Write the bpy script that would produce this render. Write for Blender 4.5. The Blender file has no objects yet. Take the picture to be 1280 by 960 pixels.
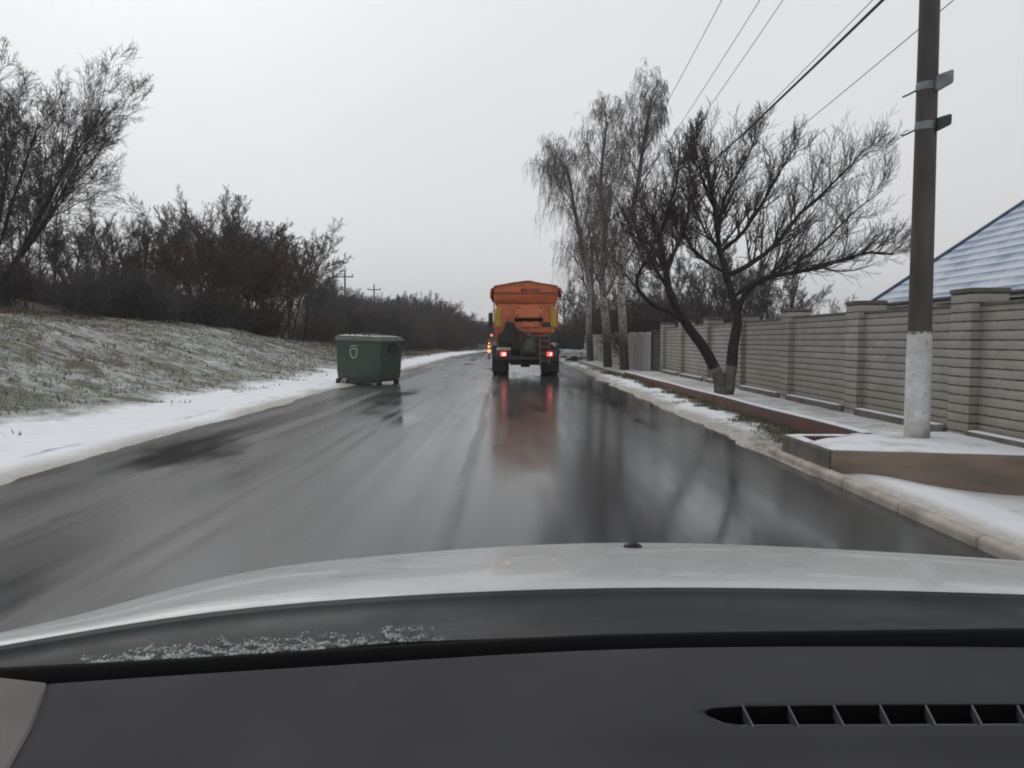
import bpy, bmesh, math, random
import numpy as np
from mathutils import Vector, Matrix, noise as mnoise

R = math.radians
scene = bpy.context.scene
col = scene.collection

# ------------------------------------------------------------------ camera
CAMZ, PITCH, FPX = 1.3, 3.28, 960.0
cam_d = bpy.data.cameras.new('camera'); cam = bpy.data.objects.new('camera', cam_d); col.objects.link(cam)
cam.location = (0, 0, CAMZ); cam.rotation_euler = (R(90 - PITCH), 0, 0)
cam_d.sensor_width = 36; cam_d.lens = 36 * FPX / 1280; cam_d.clip_start = 0.05; cam_d.clip_end = 3000
scene.camera = cam

# ------------------------------------------------------------------ sky
SUN_EL, SUN_AZ = 38, -28            # azimuth from +Y towards +X
world = bpy.data.worlds.new('World'); scene.world = world; world.use_nodes = True
wn, wl = world.node_tree.nodes, world.node_tree.links
wn.clear()
wo = wn.new('ShaderNodeOutputWorld'); bg = wn.new('ShaderNodeBackground'); bg.inputs['Strength'].default_value = 0.1
sky = wn.new('ShaderNodeTexSky'); sky.sky_type = 'NISHITA'; sky.sun_disc = False
sky.sun_elevation = R(SUN_EL); sky.sun_rotation = R(SUN_AZ); sky.dust_density = 4; sky.air_density = 1
hs = wn.new('ShaderNodeHueSaturation'); hs.inputs['Saturation'].default_value = 0.10; hs.inputs['Value'].default_value = 1.0
wl.new(sky.outputs[0], hs.inputs['Color'])
tc = wn.new('ShaderNodeTexCoord'); sp = wn.new('ShaderNodeSeparateXYZ'); wl.new(tc.outputs['Generated'], sp.inputs[0])
rp = wn.new('ShaderNodeValToRGB'); wl.new(sp.outputs['Z'], rp.inputs[0])
rp.color_ramp.elements[0].position = 0.0; rp.color_ramp.elements[0].color = (.72, .725, .735, 1)
rp.color_ramp.elements[1].position = 0.55; rp.color_ramp.elements[1].color = (.76, .775, .795, 1)
nz = wn.new('ShaderNodeTexNoise'); nz.inputs['Scale'].default_value = 1.6; nz.inputs['Detail'].default_value = 4
wl.new(tc.outputs['Generated'], nz.inputs['Vector'])
nr = wn.new('ShaderNodeMapRange'); nr.inputs['From Min'].default_value = .3; nr.inputs['From Max'].default_value = .7
nr.inputs['To Min'].default_value = 10.3; nr.inputs['To Max'].default_value = 11.0; wl.new(nz.outputs['Fac'], nr.inputs[0])
ml = wn.new('ShaderNodeVectorMath'); ml.operation = 'SCALE'; wl.new(rp.outputs[0], ml.inputs[0]); wl.new(nr.outputs[0], ml.inputs['Scale'])
mx = wn.new('ShaderNodeMix'); mx.data_type = 'RGBA'; mx.inputs['Factor'].default_value = 0.9
wl.new(hs.outputs[0], mx.inputs[6]); wl.new(ml.outputs[0], mx.inputs[7])
wl.new(mx.outputs[2], bg.inputs['Color']); wl.new(bg.outputs[0], wo.inputs[0])

sun_d = bpy.data.lights.new('sun', 'SUN'); sun_d.energy = 0.5; sun_d.angle = R(35); sun_d.color = (1, .97, .93)
sun = bpy.data.objects.new('sun', sun_d); col.objects.link(sun)
sdir = Vector((math.sin(R(SUN_AZ)) * math.cos(R(SUN_EL)), math.cos(R(SUN_AZ)) * math.cos(R(SUN_EL)), math.sin(R(SUN_EL))))
sun.rotation_euler = (-sdir).to_track_quat('-Z', 'Y').to_euler()

scene.view_settings.view_transform = 'Standard'; scene.view_settings.look = 'None'
scene.view_settings.exposure = 0.0; scene.view_settings.gamma = 1; scene.view_settings.use_curve_mapping = False
scene.render.engine = 'CYCLES'
scene.cycles.use_denoising = True
scene.cycles.max_bounces = 5; scene.cycles.transparent_max_bounces = 12
scene.cycles.filter_width = 1.9

# ------------------------------------------------------------------ helpers
_cp, _sp = math.cos(R(PITCH)), math.sin(R(PITCH))
def P(px, py, d):
    """point seen at photo pixel (px, py) lying d metres ahead (world y)"""
    a = (px - 640) / FPX; b = (480 - py) / FPX
    y = _cp + b * _sp; z = -_sp + b * _cp
    k = d / y
    return Vector((a * k, d, CAMZ + z * k))

def smooth(a, b, x):
    t = min(1.0, max(0.0, (x - a) / (b - a))); return t * t * (3 - 2 * t)

def tag(o, label=None, cat=None, group=None, kind=None):
    if label: o['label'] = label
    if cat: o['category'] = cat
    if group: o['group'] = group
    if kind: o['kind'] = kind
    return o

def empty(name, loc=(0, 0, 0), rz=0):
    o = bpy.data.objects.new(name, None); col.objects.link(o)
    o.location = loc; o.rotation_euler = (0, 0, rz); o.empty_display_size = .2
    return o

def kids(o): return [c for c in bpy.data.objects if c.parent == o]
def copy_tree(o, parent=None):
    c = o.copy(); col.objects.link(c)
    if parent: c.parent = parent
    for ch in kids(o): copy_tree(ch, c)
    return c

class MB:
    def __init__(s): s.v = []; s.f = []
    def add(s, vs, fs):
        n = len(s.v); s.v.extend([tuple(v) for v in vs]); s.f.extend([tuple(i + n for i in f) for f in fs]); return s
    def box(s, c, sz, m=None, taper=1.0, rz=0):
        x, y, z = sz[0] / 2, sz[1] / 2, sz[2] / 2
        vs = [Vector((sx * x * (taper if sgz > 0 else 1), sy * y * (taper if sgz > 0 else 1), sgz * z))
              for sgz in (-1, 1) for sy in (-1, 1) for sx in (-1, 1)]
        M = Matrix.Translation(c) @ (m.to_4x4() if m else Matrix.Rotation(rz, 4, 'Z'))
        return s.add([M @ v for v in vs], [(0, 2, 3, 1), (4, 5, 7, 6), (0, 1, 5, 4), (1, 3, 7, 5), (3, 2, 6, 7), (2, 0, 4, 6)])
    def bar(s, a, b, w, h=None, up=(0, 0, 1)):
        a = Vector(a); b = Vector(b); h = h or w
        d = (b - a); L = d.length; d.normalize(); up = Vector(up)
        if abs(d.dot(up)) > .95: up = Vector((1, 0, 0))
        r = d.cross(up).normalized(); u = r.cross(d)
        M = Matrix((r, d, u)).transposed()
        return s.box((a + b) / 2, (w, L, h), M)
    def tube(s, pts, rad, k=8, cap=True):
        pts = [Vector(p) for p in pts]; n = len(pts)
        if not hasattr(rad, '__len__'): rad = [rad] * n
        vs = []; ref = None
        for i, p in enumerate(pts):
            d = (pts[min(i + 1, n - 1)] - pts[max(i - 1, 0)])
            d = d.normalized() if d.length > 1e-9 else Vector((0, 0, 1))
            if ref is None: ref = d.orthogonal().normalized()
            ref = (ref - d * ref.dot(d)); ref = ref.normalized() if ref.length > 1e-6 else d.orthogonal().normalized()
            q = d.cross(ref)
            for j in range(k):
                a = 2 * math.pi * j / k
                vs.append(p + (ref * math.cos(a) + q * math.sin(a)) * rad[i])
        fs = [(i * k + j, i * k + (j + 1) % k, (i + 1) * k + (j + 1) % k, (i + 1) * k + j) for i in range(n - 1) for j in range(k)]
        if cap: fs += [tuple(range(k - 1, -1, -1)), tuple((n - 1) * k + j for j in range(k))]
        return s.add(vs, fs)
    def lathe(s, prof, c=(0, 0, 0), axis='z', k=20, m=None):
        vs = []; n = len(prof)
        M = Matrix.Identity(3)
        if axis == 'x': M = Matrix.Rotation(R(90), 3, 'Y')
        if axis == 'y': M = Matrix.Rotation(R(-90), 3, 'X')
        if m: M = m
        c = Vector(c)
        for r, z in prof:
            for j in range(k):
                a = 2 * math.pi * j / k; vs.append(M @ Vector((r * math.cos(a), r * math.sin(a), z)) + c)
        fs = [(i * k + j, i * k + (j + 1) % k, (i + 1) * k + (j + 1) % k, (i + 1) * k + j) for i in range(n - 1) for j in range(k)]
        fs += [tuple(range(k - 1, -1, -1)), tuple((n - 1) * k + j for j in range(k))]
        return s.add(vs, fs)
    def loft(s, rings, closed=True, cap=True):
        k = len(rings[0]); vs = [p for r in rings for p in r]; fs = []
        for i in range(len(rings) - 1):
            for j in range(k if closed else k - 1):
                fs.append((i * k + j, i * k + (j + 1) % k, (i + 1) * k + (j + 1) % k, (i + 1) * k + j))
        if cap and closed: fs += [tuple(range(k - 1, -1, -1)), tuple((len(rings) - 1) * k + j for j in range(k))]
        return s.add(vs, fs)
    def build(s, name, mat, parent=None, bevel=0, shade=False, seg=2):
        me = bpy.data.meshes.new(name); me.from_pydata(s.v, [], s.f); me.update()
        bm = bmesh.new(); bm.from_mesh(me); bmesh.ops.recalc_face_normals(bm, faces=bm.faces); bm.to_mesh(me); bm.free()
        return link(name, me, mat, parent, bevel, shade, seg)

def link(name, me, mat, parent=None, bevel=0, shade=False, seg=2):
    o = bpy.data.objects.new(name, me); col.objects.link(o)
    if mat: me.materials.append(mat)
    if parent: o.parent = parent
    if shade: me.polygons.foreach_set('use_smooth', [True] * len(me.polygons))
    if bevel:
        b = o.modifiers.new('bevel', 'BEVEL'); b.width = bevel; b.segments = seg; b.limit_method = 'ANGLE'; b.angle_limit = R(35)
        b.harden_normals = False
    return o

# ---- materials
def base_mat(name):
    m = bpy.data.materials.new(name); m.use_nodes = True
    n, l = m.node_tree.nodes, m.node_tree.links
    return m, n, l, n['Principled BSDF']
def rgba(c): return (c[0], c[1], c[2], 1)
def noise_node(n, l, scale, detail=4, vec=None, rough=.55, stretch=None):
    t = n.new('ShaderNodeTexNoise'); t.inputs['Scale'].default_value = scale; t.inputs['Detail'].default_value = detail
    t.inputs['Roughness'].default_value = rough
    c = n.new('ShaderNodeTexCoord')
    src = vec or c.outputs['Object']
    if stretch:
        mp = n.new('ShaderNodeMapping'); mp.inputs['Scale'].default_value = stretch; l.new(src, mp.inputs[0]); src = mp.outputs[0]
    l.new(src, t.inputs['Vector']); return t
def maprange(n, l, src, a, b, c, d):
    m = n.new('ShaderNodeMapRange'); m.inputs['From Min'].default_value = a; m.inputs['From Max'].default_value = b
    m.inputs['To Min'].default_value = c; m.inputs['To Max'].default_value = d; l.new(src, m.inputs[0]); return m.outputs[0]
def mixc(n, l, fac, a, b, blend='MIX'):
    m = n.new('ShaderNodeMix'); m.data_type = 'RGBA'; m.blend_type = blend
    for sock, val in ((m.inputs['Factor'], fac), (m.inputs[6], a), (m.inputs[7], b)):
        if hasattr(val, 'links') or hasattr(val, 'is_output'): l.new(val, sock)
        elif isinstance(val, (tuple, list)): sock.default_value = rgba(val)
        else: sock.default_value = val
    return m.outputs[2]
def bump(n, l, bs, h, strength=.3, dist=.01):
    b = n.new('ShaderNodeBump'); b.inputs['Strength'].default_value = strength; b.inputs['Distance'].default_value = dist
    l.new(h, b.inputs['Height']); l.new(b.outputs[0], bs.inputs['Normal']); return b
def mat(name, a, b=None, rough=.6, scale=6, bscale=6, metal=0, bmp=.15, bdist=.005, spec=.5, coat=0, lo=.35, hi=.65, stretch=None):
    m, n, l, bs = base_mat(name)
    t = noise_node(n, l, scale, 6, stretch=stretch)
    b = b or tuple(c * .72 for c in a)
    l.new(mixc(n, l, maprange(n, l, t.outputs['Fac'], lo, hi, 0, 1), a, b), bs.inputs['Base Color'])
    l.new(maprange(n, l, t.outputs['Fac'], .3, .7, max(.05, rough - .1), min(1, rough + .1)), bs.inputs['Roughness'])
    bs.inputs['Metallic'].default_value = metal; bs.inputs['Specular IOR Level'].default_value = spec
    bs.inputs['Coat Weight'].default_value = coat
    if bmp:
        t2 = noise_node(n, l, scale * bscale, 4); bump(n, l, bs, t2.outputs['Fac'], bmp, bdist)
    return m
def emit(name, c, s, base=None):
    m, n, l, bs = base_mat(name)
    bs.inputs['Base Color'].default_value = rgba(base or c); bs.inputs['Emission Color'].default_value = rgba(c)
    bs.inputs['Emission Strength'].default_value = s; bs.inputs['Roughness'].default_value = .3; return m

M = {}
M['orange'] = mat('orange_paint', (.66, .155, .05), (.46, .105, .042), rough=.42, scale=2.2)
M['orange_light'] = mat('orange_panel_paint', (.70, .20, .08), (.58, .15, .055), rough=.4, scale=3)
M['tarp'] = mat('tarpaulin', (.40, .10, .045), (.26, .085, .055), rough=.75, scale=1.8, bmp=.4, bdist=.02)
M['yellow'] = mat('yellow_paint', (.52, .34, .02), (.36, .22, .02), rough=.5, scale=4)
M['dark_metal'] = mat('dirty_dark_metal', (.022, .022, .023), (.045, .042, .038), rough=.62, scale=4)
M['spreader'] = mat('mud_stained_steel', (.085, .062, .05), (.04, .034, .032), rough=.6, scale=5)
M['rubber'] = mat('rubber', (.018, .018, .018), (.035, .032, .03), rough=.75, scale=8)
M['ladder'] = mat('faded_red_steel', (.33, .13, .09), (.17, .075, .06), rough=.55, scale=9)
M['rim'] = mat('dirty_rim_steel', (.10, .09, .085), (.05, .048, .045), rough=.5, scale=6, metal=.3)
M['plate_white'] = mat('number_plate_white', (.62, .62, .60), (.5, .49, .45), rough=.4, scale=12)
M['plate_yellow'] = mat('number_plate_dirty', (.58, .47, .26), (.42, .34, .2), rough=.45, scale=12)
M['plate_blue'] = mat('number_plate_blue', (.05, .11, .32), rough=.4, scale=12)
M['tail'] = emit('tail_lamp_red', (1, .07, .06), 2.6, (.4, .01, .01))
M['tail_core'] = emit('tail_lamp_core', (1, .42, .38), 3.4, (.5, .05, .05))
M['amber'] = emit('amber_lamp', (1, .33, .12), 2.0, (.6, .15, .03))
M['red_dot'] = emit('red_marker_lamp', (1, .16, .12), 2.2, (.5, .02, .02))
M['lens_dull'] = mat('dull_lens', (.12, .06, .055), (.07, .045, .045), rough=.35, scale=9)
M['white_paint'] = mat('white_paint', (.66, .66, .64), (.5, .49, .47), rough=.6, scale=5)
M['cab_glass'] = mat('dark_cab_glass', (.02, .022, .025), rough=.1, scale=3, bmp=0)
M['lettering'] = mat('dark_lettering', (.06, .02, .012), rough=.5, scale=9, bmp=0)
M['bin'] = mat('green_bin_plastic', (.048, .074, .054), (.034, .05, .041), rough=.42, scale=3.5)
M['bin_rim'] = mat('bin_rim_plastic', (.13, .165, .145), (.085, .12, .10), rough=.5, scale=5)
M['bin_dark'] = mat('bin_dark_metal', (.03, .034, .037), (.018, .02, .022), rough=.5, scale=6)
M['bin_white'] = mat('worn_white_print', (.42, .46, .42), (.30, .34, .30), rough=.6, scale=25)
M['bark'] = mat('dark_bark', (.048, .042, .040), (.027, .024, .024), rough=.9, scale=14, bmp=.6, bdist=.01, spec=.2)
M['twig'] = mat('bare_twigs', (.098, .085, .080), (.062, .054, .053), rough=.9, scale=4, bmp=0, spec=.2)
M['twig_grey'] = mat('grey_twigs', (.11, .10, .10), (.072, .066, .068), rough=.9, scale=3, bmp=0, spec=.2)
M['twig_brown'] = mat('brown_twigs', (.115, .075, .055), (.07, .053, .045), rough=.9, scale=3, bmp=0, spec=.2)
M['birch_twig'] = mat('birch_twigs', (.15, .132, .126), (.10, .088, .084), rough=.9, scale=3, bmp=0, spec=.2)
M['concrete'] = mat('weathered_concrete', (.26, .245, .22), (.17, .16, .145), rough=.85, scale=5, bmp=.4, bdist=.006, stretch=(1, 1, .5))
M['concrete_dark'] = mat('damp_concrete', (.135, .12, .105), (.085, .075, .068), rough=.8, scale=4, bmp=.4, bdist=.006)
M['brown_concrete'] = mat('brown_stained_concrete', (.255, .19, .145), (.16, .125, .10), rough=.75, scale=2.4, bmp=.4, bdist=.008, stretch=(.7, 1, 2.5))
M['red_paint'] = mat('worn_red_kerb_paint', (.15, .055, .045), (.085, .068, .06), rough=.7, scale=3, bmp=.3)
M['kerb'] = mat('kerb_concrete', (.42, .385, .325), (.26, .24, .205), rough=.85, scale=3.5, bmp=.4, bdist=.006)
M['bark_pale'] = mat('faded_limewash_bark', (.17, .155, .14), (.085, .078, .072), rough=.9, scale=9, bmp=.6, bdist=.01, spec=.2)
M['fence_slab'] = mat('grey_slab', (.33, .325, .30), (.21, .205, .19), rough=.85, scale=3, bmp=.3, stretch=(1, 1, .35))
M['gate_dark'] = mat('dark_gate_sheet', (.04, .046, .05), (.028, .032, .036), rough=.5, scale=4)
M['pole'] = mat('pole_concrete', (.085, .074, .066), (.055, .049, .046), rough=.85, scale=5, bmp=.4, stretch=(1, 1, .25))
M['whitewash'] = mat('whitewash', (.64, .645, .66), (.42, .41, .40), rough=.85, scale=4, bmp=.3, lo=.42, hi=.72)
M['steel'] = mat('galvanised_steel', (.20, .215, .22), (.12, .13, .135), rough=.45, metal=.3, scale=8)
M['wire'] = mat('wire_sheath', (.05, .05, .052), rough=.6, scale=20, bmp=0)
M['wire_thin'] = mat('bare_wire', (.16, .16, .17), rough=.5, scale=20, bmp=0)
M['house_wall'] = mat('tan_render', (.25, .205, .16), (.18, .15, .12), rough=.85, scale=3)
M['fascia'] = mat('fascia_board', (.6, .6, .58), (.45, .45, .44), rough=.6, scale=6)
M['snow'] = mat('snow', (.80, .82, .85), (.70, .72, .75), rough=.65, scale=7, bmp=.5, bdist=.02, spec=.3)
M['thin_snow'] = mat('thin_slushy_snow', (.72, .74, .77), (.36, .35, .34), rough=.6, scale=2.6, bmp=.5, bdist=.02, spec=.3, lo=.46, hi=.72)
M['car_paint'] = mat('pale_grey_car_paint', (.42, .435, .43), (.375, .39, .385), rough=.3, scale=9, bmp=.0, coat=.25)
M['cowl'] = mat('cowl_plastic', (.011, .013, .015), (.007, .008, .010), rough=.5, scale=6, bmp=.1, spec=.22)
M['black'] = mat('black_gap', (.004, .004, .004), (.006, .006, .006), rough=.9, scale=5, bmp=0, spec=.1)
M['dash'] = mat('soft_dash_plastic', (.029, .029, .0325), (.024, .024, .0275), rough=.7, scale=3, bscale=170, bmp=.35, bdist=.0006, spec=.2)
M['trim'] = mat('beige_pillar_trim', (.125, .118, .108), (.10, .094, .087), rough=.75, scale=5, bmp=.1, bdist=.0008, spec=.3)
M['slat'] = mat('vent_slat', (.055, .055, .06), rough=.5, scale=10, bmp=0)

# drops on the bonnet paint
def add_drops(m):
    n, l = m.node_tree.nodes, m.node_tree.links; bs = n['Principled BSDF']
    v = n.new('ShaderNodeTexVoronoi'); v.inputs['Scale'].default_value = 95
    c = n.new('ShaderNodeTexCoord'); l.new(c.outputs['Object'], v.inputs['Vector'])
    h = maprange(n, l, v.outputs['Distance'], .05, .42, 1, 0)
    bump(n, l, bs, h, .12, .002)
add_drops(M['car_paint'])

# birch bark: pale with dark marks
def wash_mat():
    m, n, l, bs = base_mat('flaking_whitewash')
    t = noise_node(n, l, 5, 6); t2 = noise_node(n, l, 28, 4); tcn = n.new('ShaderNodeTexCoord'); sz = n.new('ShaderNodeSeparateXYZ'); l.new(tcn.outputs['Object'], sz.inputs[0])
    c = mixc(n, l, maprange(n, l, t.outputs['Fac'], .4, .72, 0, 1), (.64, .645, .65), (.45, .44, .425))
    c = mixc(n, l, maprange(n, l, t2.outputs['Fac'], .60, .68, 0, .7), c, (.26, .245, .225))
    lo = n.new('ShaderNodeMath'); lo.operation = 'MULTIPLY_ADD'; l.new(t.outputs['Fac'], lo.inputs[0]); lo.inputs[1].default_value = -.55; l.new(sz.outputs[2], lo.inputs[2])
    c = mixc(n, l, maprange(n, l, lo.outputs[0], -.28, .10, .75, 0), c, (.21, .18, .14))
    hi = n.new('ShaderNodeMath'); hi.operation = 'MULTIPLY_ADD'; l.new(t2.outputs['Fac'], hi.inputs[0]); hi.inputs[1].default_value = .16; l.new(sz.outputs[2], hi.inputs[2])
    c = mixc(n, l, maprange(n, l, hi.outputs[0], 1.19, 1.23, 0, 1), c, (.08, .07, .063))
    l.new(c, bs.inputs['Base Color']); bs.inputs['Roughness'].default_value = .85; bump(n, l, bs, t2.outputs['Fac'], .4, .006); return m
M['whitewash'] = wash_mat()
def grimy_orange():
    m = M['orange']; n, l = m.node_tree.nodes, m.node_tree.links; bs = n['Principled BSDF']; src = bs.inputs['Base Color'].links[0].from_socket
    t = noise_node(n, l, 3.5, 6, stretch=(2.2, 2.2, .5)); tcn = n.new('ShaderNodeTexCoord'); sz = n.new('ShaderNodeSeparateXYZ'); l.new(tcn.outputs['Object'], sz.inputs[0])
    a = n.new('ShaderNodeMath'); a.operation = 'MULTIPLY'; l.new(maprange(n, l, sz.outputs[2], 1.5, 3.0, 1, .25), a.inputs[0]); l.new(maprange(n, l, t.outputs['Fac'], .42, .70, 0, .7), a.inputs[1])
    l.new(mixc(n, l, a.outputs[0], src, (.13, .085, .065)), bs.inputs['Base Color'])
grimy_orange()
def birch_mat():
    m, n, l, bs = base_mat('birch_bark')
    t = noise_node(n, l, 9, 5, stretch=(1, 1, 2.2)); t2 = noise_node(n, l, 2.2, 3)
    d = maprange(n, l, t.outputs['Fac'], .50, .58, 0, 1)
    c = mixc(n, l, d, (.40, .385, .37), (.035, .032, .03))
    c = mixc(n, l, maprange(n, l, t2.outputs['Fac'], .45, .7, 0, .6), c, (.12, .105, .095))
    tcn = n.new('ShaderNodeTexCoord'); sz = n.new('ShaderNodeSeparateXYZ'); l.new(tcn.outputs['Object'], sz.inputs[0])
    w = n.new('ShaderNodeMath'); w.operation = 'MULTIPLY_ADD'; l.new(t.outputs['Fac'], w.inputs[0]); w.inputs[1].default_value = 2.4; l.new(sz.outputs[2], w.inputs[2])
    c = mixc(n, l, maprange(n, l, w.outputs[0], 2.3, 3.1, .9, 0), c, (.045, .04, .038))
    c = mixc(n, l, maprange(n, l, sz.outputs[2], 5.0, 8.5, 0, .85), c, (.075, .065, .06))
    l.new(c, bs.inputs['Base Color']); bs.inputs['Roughness'].default_value = .85
    bump(n, l, bs, t.outputs['Fac'], .4, .01); return m
M['birch'] = birch_mat()

def brick_mat(name, a, b, joint, h=.1, w=.25, zoff=0.0):
    m, n, l, bs = base_mat(name)
    c = n.new('ShaderNodeTexCoord'); s = n.new('ShaderNodeSeparateXYZ'); l.new(c.outputs['Object'], s.inputs[0])
    add = n.new('ShaderNodeMath'); add.operation = 'ADD'; l.new(s.outputs[0], add.inputs[0]); l.new(s.outputs[1], add.inputs[1])
    cb = n.new('ShaderNodeCombineXYZ'); l.new(add.outputs[0], cb.inputs[0])
    zz = n.new('ShaderNodeMath'); zz.operation = 'ADD'; zz.inputs[1].default_value = zoff; l.new(s.outputs[2], zz.inputs[0]); l.new(zz.outputs[0], cb.inputs[1])
    br = n.new('ShaderNodeTexBrick'); l.new(cb.outputs[0], br.inputs['Vector'])
    br.inputs['Scale'].default_value = 1; br.inputs['Brick Width'].default_value = w; br.inputs['Row Height'].default_value = h
    br.inputs['Mortar Size'].default_value = .004; br.inputs['Mortar Smooth'].default_value = .3; br.inputs['Bias'].default_value = 0
    br.inputs['Color1'].default_value = rgba(a); br.inputs['Color2'].default_value = rgba(b); br.inputs['Mortar'].default_value = rgba(tuple(x * .8 for x in a))
    # deep raked bed joints: darker horizontal lines
    dv = n.new('ShaderNodeMath'); dv.operation = 'DIVIDE'; dv.inputs[1].default_value = h; l.new(zz.outputs[0], dv.inputs[0])
    fr = n.new('ShaderNodeMath'); fr.operation = 'FRACT'; l.new(dv.outputs[0], fr.inputs[0])
    pp = n.new('ShaderNodeMath'); pp.operation = 'PINGPONG'; pp.inputs[1].default_value = .5; l.new(fr.outputs[0], pp.inputs[0])
    t = noise_node(n, l, 1.3, 5); t3 = noise_node(n, l, 14, 4)
    wv = n.new('ShaderNodeMath'); wv.operation = 'SUBTRACT'; l.new(pp.outputs[0], wv.inputs[0])
    l.new(maprange(n, l, t3.outputs['Fac'], .3, .7, -.03, .03), wv.inputs[1])
    jm = maprange(n, l, wv.outputs[0], .05, .11, 1, 0)
    cc = mixc(n, l, maprange(n, l, t.outputs['Fac'], .35, .7, 0, .55), br.outputs['Color'], tuple(x * .62 for x in b))
    # damp stains low on the wall
    low = maprange(n, l, s.outputs[2], .3, .75, .75, 0)
    lm = n.new('ShaderNodeMath'); lm.operation = 'MULTIPLY'; l.new(low, lm.inputs[0]); l.new(t.outputs['Fac'], lm.inputs[1])
    cc = mixc(n, l, lm.outputs[0], cc, (.17, .13, .085))
    oi = n.new('ShaderNodeObjectInfo'); cc = mixc(n, l, maprange(n, l, oi.outputs['Random'], 0, 1, 0, .38), cc, (.27, .25, .215))
    cc = mixc(n, l, jm, cc, joint)
    l.new(cc, bs.inputs['Base Color']); bs.inputs['Roughness'].default_value = .88; bs.inputs['Specular IOR Level'].default_value = .25
    bump(n, l, bs, wv.outputs[0], .5, .02)
    return m
M['brick'] = brick_mat('pale_silicate_brick', (.40, .384, .35), (.33, .316, .288), (.055, .052, .049))

def roof_mat():
    m, n, l, bs = base_mat('snowy_blue_roof_tile')
    c = n.new('ShaderNodeTexCoord'); s = n.new('ShaderNodeSeparateXYZ'); l.new(c.outputs['Object'], s.inputs[0])
    def wave(src, f):
        mu = n.new('ShaderNodeMath'); mu.operation = 'MULTIPLY'; mu.inputs[1].default_value = f; l.new(src, mu.inputs[0])
        fr = n.new('ShaderNodeMath'); fr.operation = 'FRACT'; l.new(mu.outputs[0], fr.inputs[0]); return fr.outputs[0]
    row = wave(s.outputs[2], 1 / .24)
    ad = n.new('ShaderNodeMath'); ad.operation = 'ADD'; l.new(s.outputs[0], ad.inputs[0]); l.new(s.outputs[1], ad.inputs[1])
    colm = wave(ad.outputs[0], 1 / .2)
    pp = n.new('ShaderNodeMath'); pp.operation = 'PINGPONG'; pp.inputs[1].default_value = .5; l.new(colm, pp.inputs[0])
    t = noise_node(n, l, .9, 5); t2 = noise_node(n, l, 9, 4)
    a1 = n.new('ShaderNodeMath'); a1.operation = 'MULTIPLY_ADD'; l.new(row, a1.inputs[0]); a1.inputs[1].default_value = -.55; l.new(t.outputs['Fac'], a1.inputs[2])
    a2 = n.new('ShaderNodeMath'); a2.operation = 'MULTIPLY_ADD'; l.new(pp.outputs[0], a2.inputs[0]); a2.inputs[1].default_value = -.35; l.new(a1.outputs[0], a2.inputs[2])
    a3 = n.new('ShaderNodeMath'); a3.operation = 'MULTIPLY_ADD'; l.new(t2.outputs['Fac'], a3.inputs[0]); a3.inputs[1].default_value = .3; l.new(a2.outputs[0], a3.inputs[2])
    f = maprange(n, l, a3.outputs[0], .0, .42, 0, 1)
    l.new(mixc(n, l, f, (.085, .15, .28), (.52, .56, .62)), bs.inputs['Base Color']); bs.inputs['Roughness'].default_value = .55
    bump(n, l, bs, a2.outputs[0], .6, .04); return m
M['roof'] = roof_mat()

def ground_mat():
    m, n, l, bs = base_mat('snowy_grass_ground')
    at = n.new('ShaderNodeAttribute'); at.attribute_name = 'cover'
    s = n.new('ShaderNodeSeparateColor'); l.new(at.outputs['Color'], s.inputs[0])
    geo = n.new('ShaderNodeTexCoord').outputs['Object']
    big = noise_node(n, l, .55, 6, geo, .6); mid = noise_node(n, l, 3.2, 6, geo, .65); fine = noise_node(n, l, 17, 5, geo, .7)
    mxn = n.new('ShaderNodeMath'); mxn.operation = 'MULTIPLY_ADD'; l.new(mid.outputs['Fac'], mxn.inputs[0]); mxn.inputs[1].default_value = .55
    sc = n.new('ShaderNodeMath'); sc.operation = 'MULTIPLY'; l.new(big.outputs['Fac'], sc.inputs[0]); sc.inputs[1].default_value = .2
    l.new(sc.outputs[0], mxn.inputs[2])
    m3 = n.new('ShaderNodeMath'); m3.operation = 'MULTIPLY_ADD'; l.new(fine.outputs['Fac'], m3.inputs[0]); m3.inputs[1].default_value = .25; l.new(mxn.outputs[0], m3.inputs[2])
    # snow where noise < cover
    df = n.new('ShaderNodeMath'); df.operation = 'SUBTRACT'; l.new(s.outputs[0], df.inputs[0]); l.new(m3.outputs[0], df.inputs[1])
    snow = maprange(n, l, df.outputs[0], -.19, .17, 0, 1)
    g = mixc(n, l, maprange(n, l, mid.outputs['Fac'], .38, .62, 0, 1), (.135, .15, .10), (.125, .115, .082))
    g = mixc(n, l, maprange(n, l, fine.outputs['Fac'], .42, .7, 0, .7), g, (.06, .056, .046))
    g = mixc(n, l, s.outputs[2], g, (.062, .045, .034))           # brown dead growth / leaf litter
    sn = mixc(n, l, maprange(n, l, mid.outputs['Fac'], .35, .7, 0, .5), (.80, .82, .85), (.66, .68, .71))
    dirt = n.new('ShaderNodeMath'); dirt.operation = 'MULTIPLY'; l.new(s.outputs[1], dirt.inputs[0])
    l.new(maprange(n, l, fine.outputs['Fac'], .3, .62, .55, 1), dirt.inputs[1])
    sn = mixc(n, l, dirt.outputs[0], sn, (.30, .265, .215))
    l.new(mixc(n, l, snow, g, sn), bs.inputs['Base Color']); bs.inputs['Roughness'].default_value = .8; bs.inputs['Specular IOR Level'].default_value = .2
    bump(n, l, bs, m3.outputs[0], .6, .06); return m
M['ground'] = ground_mat()

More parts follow.
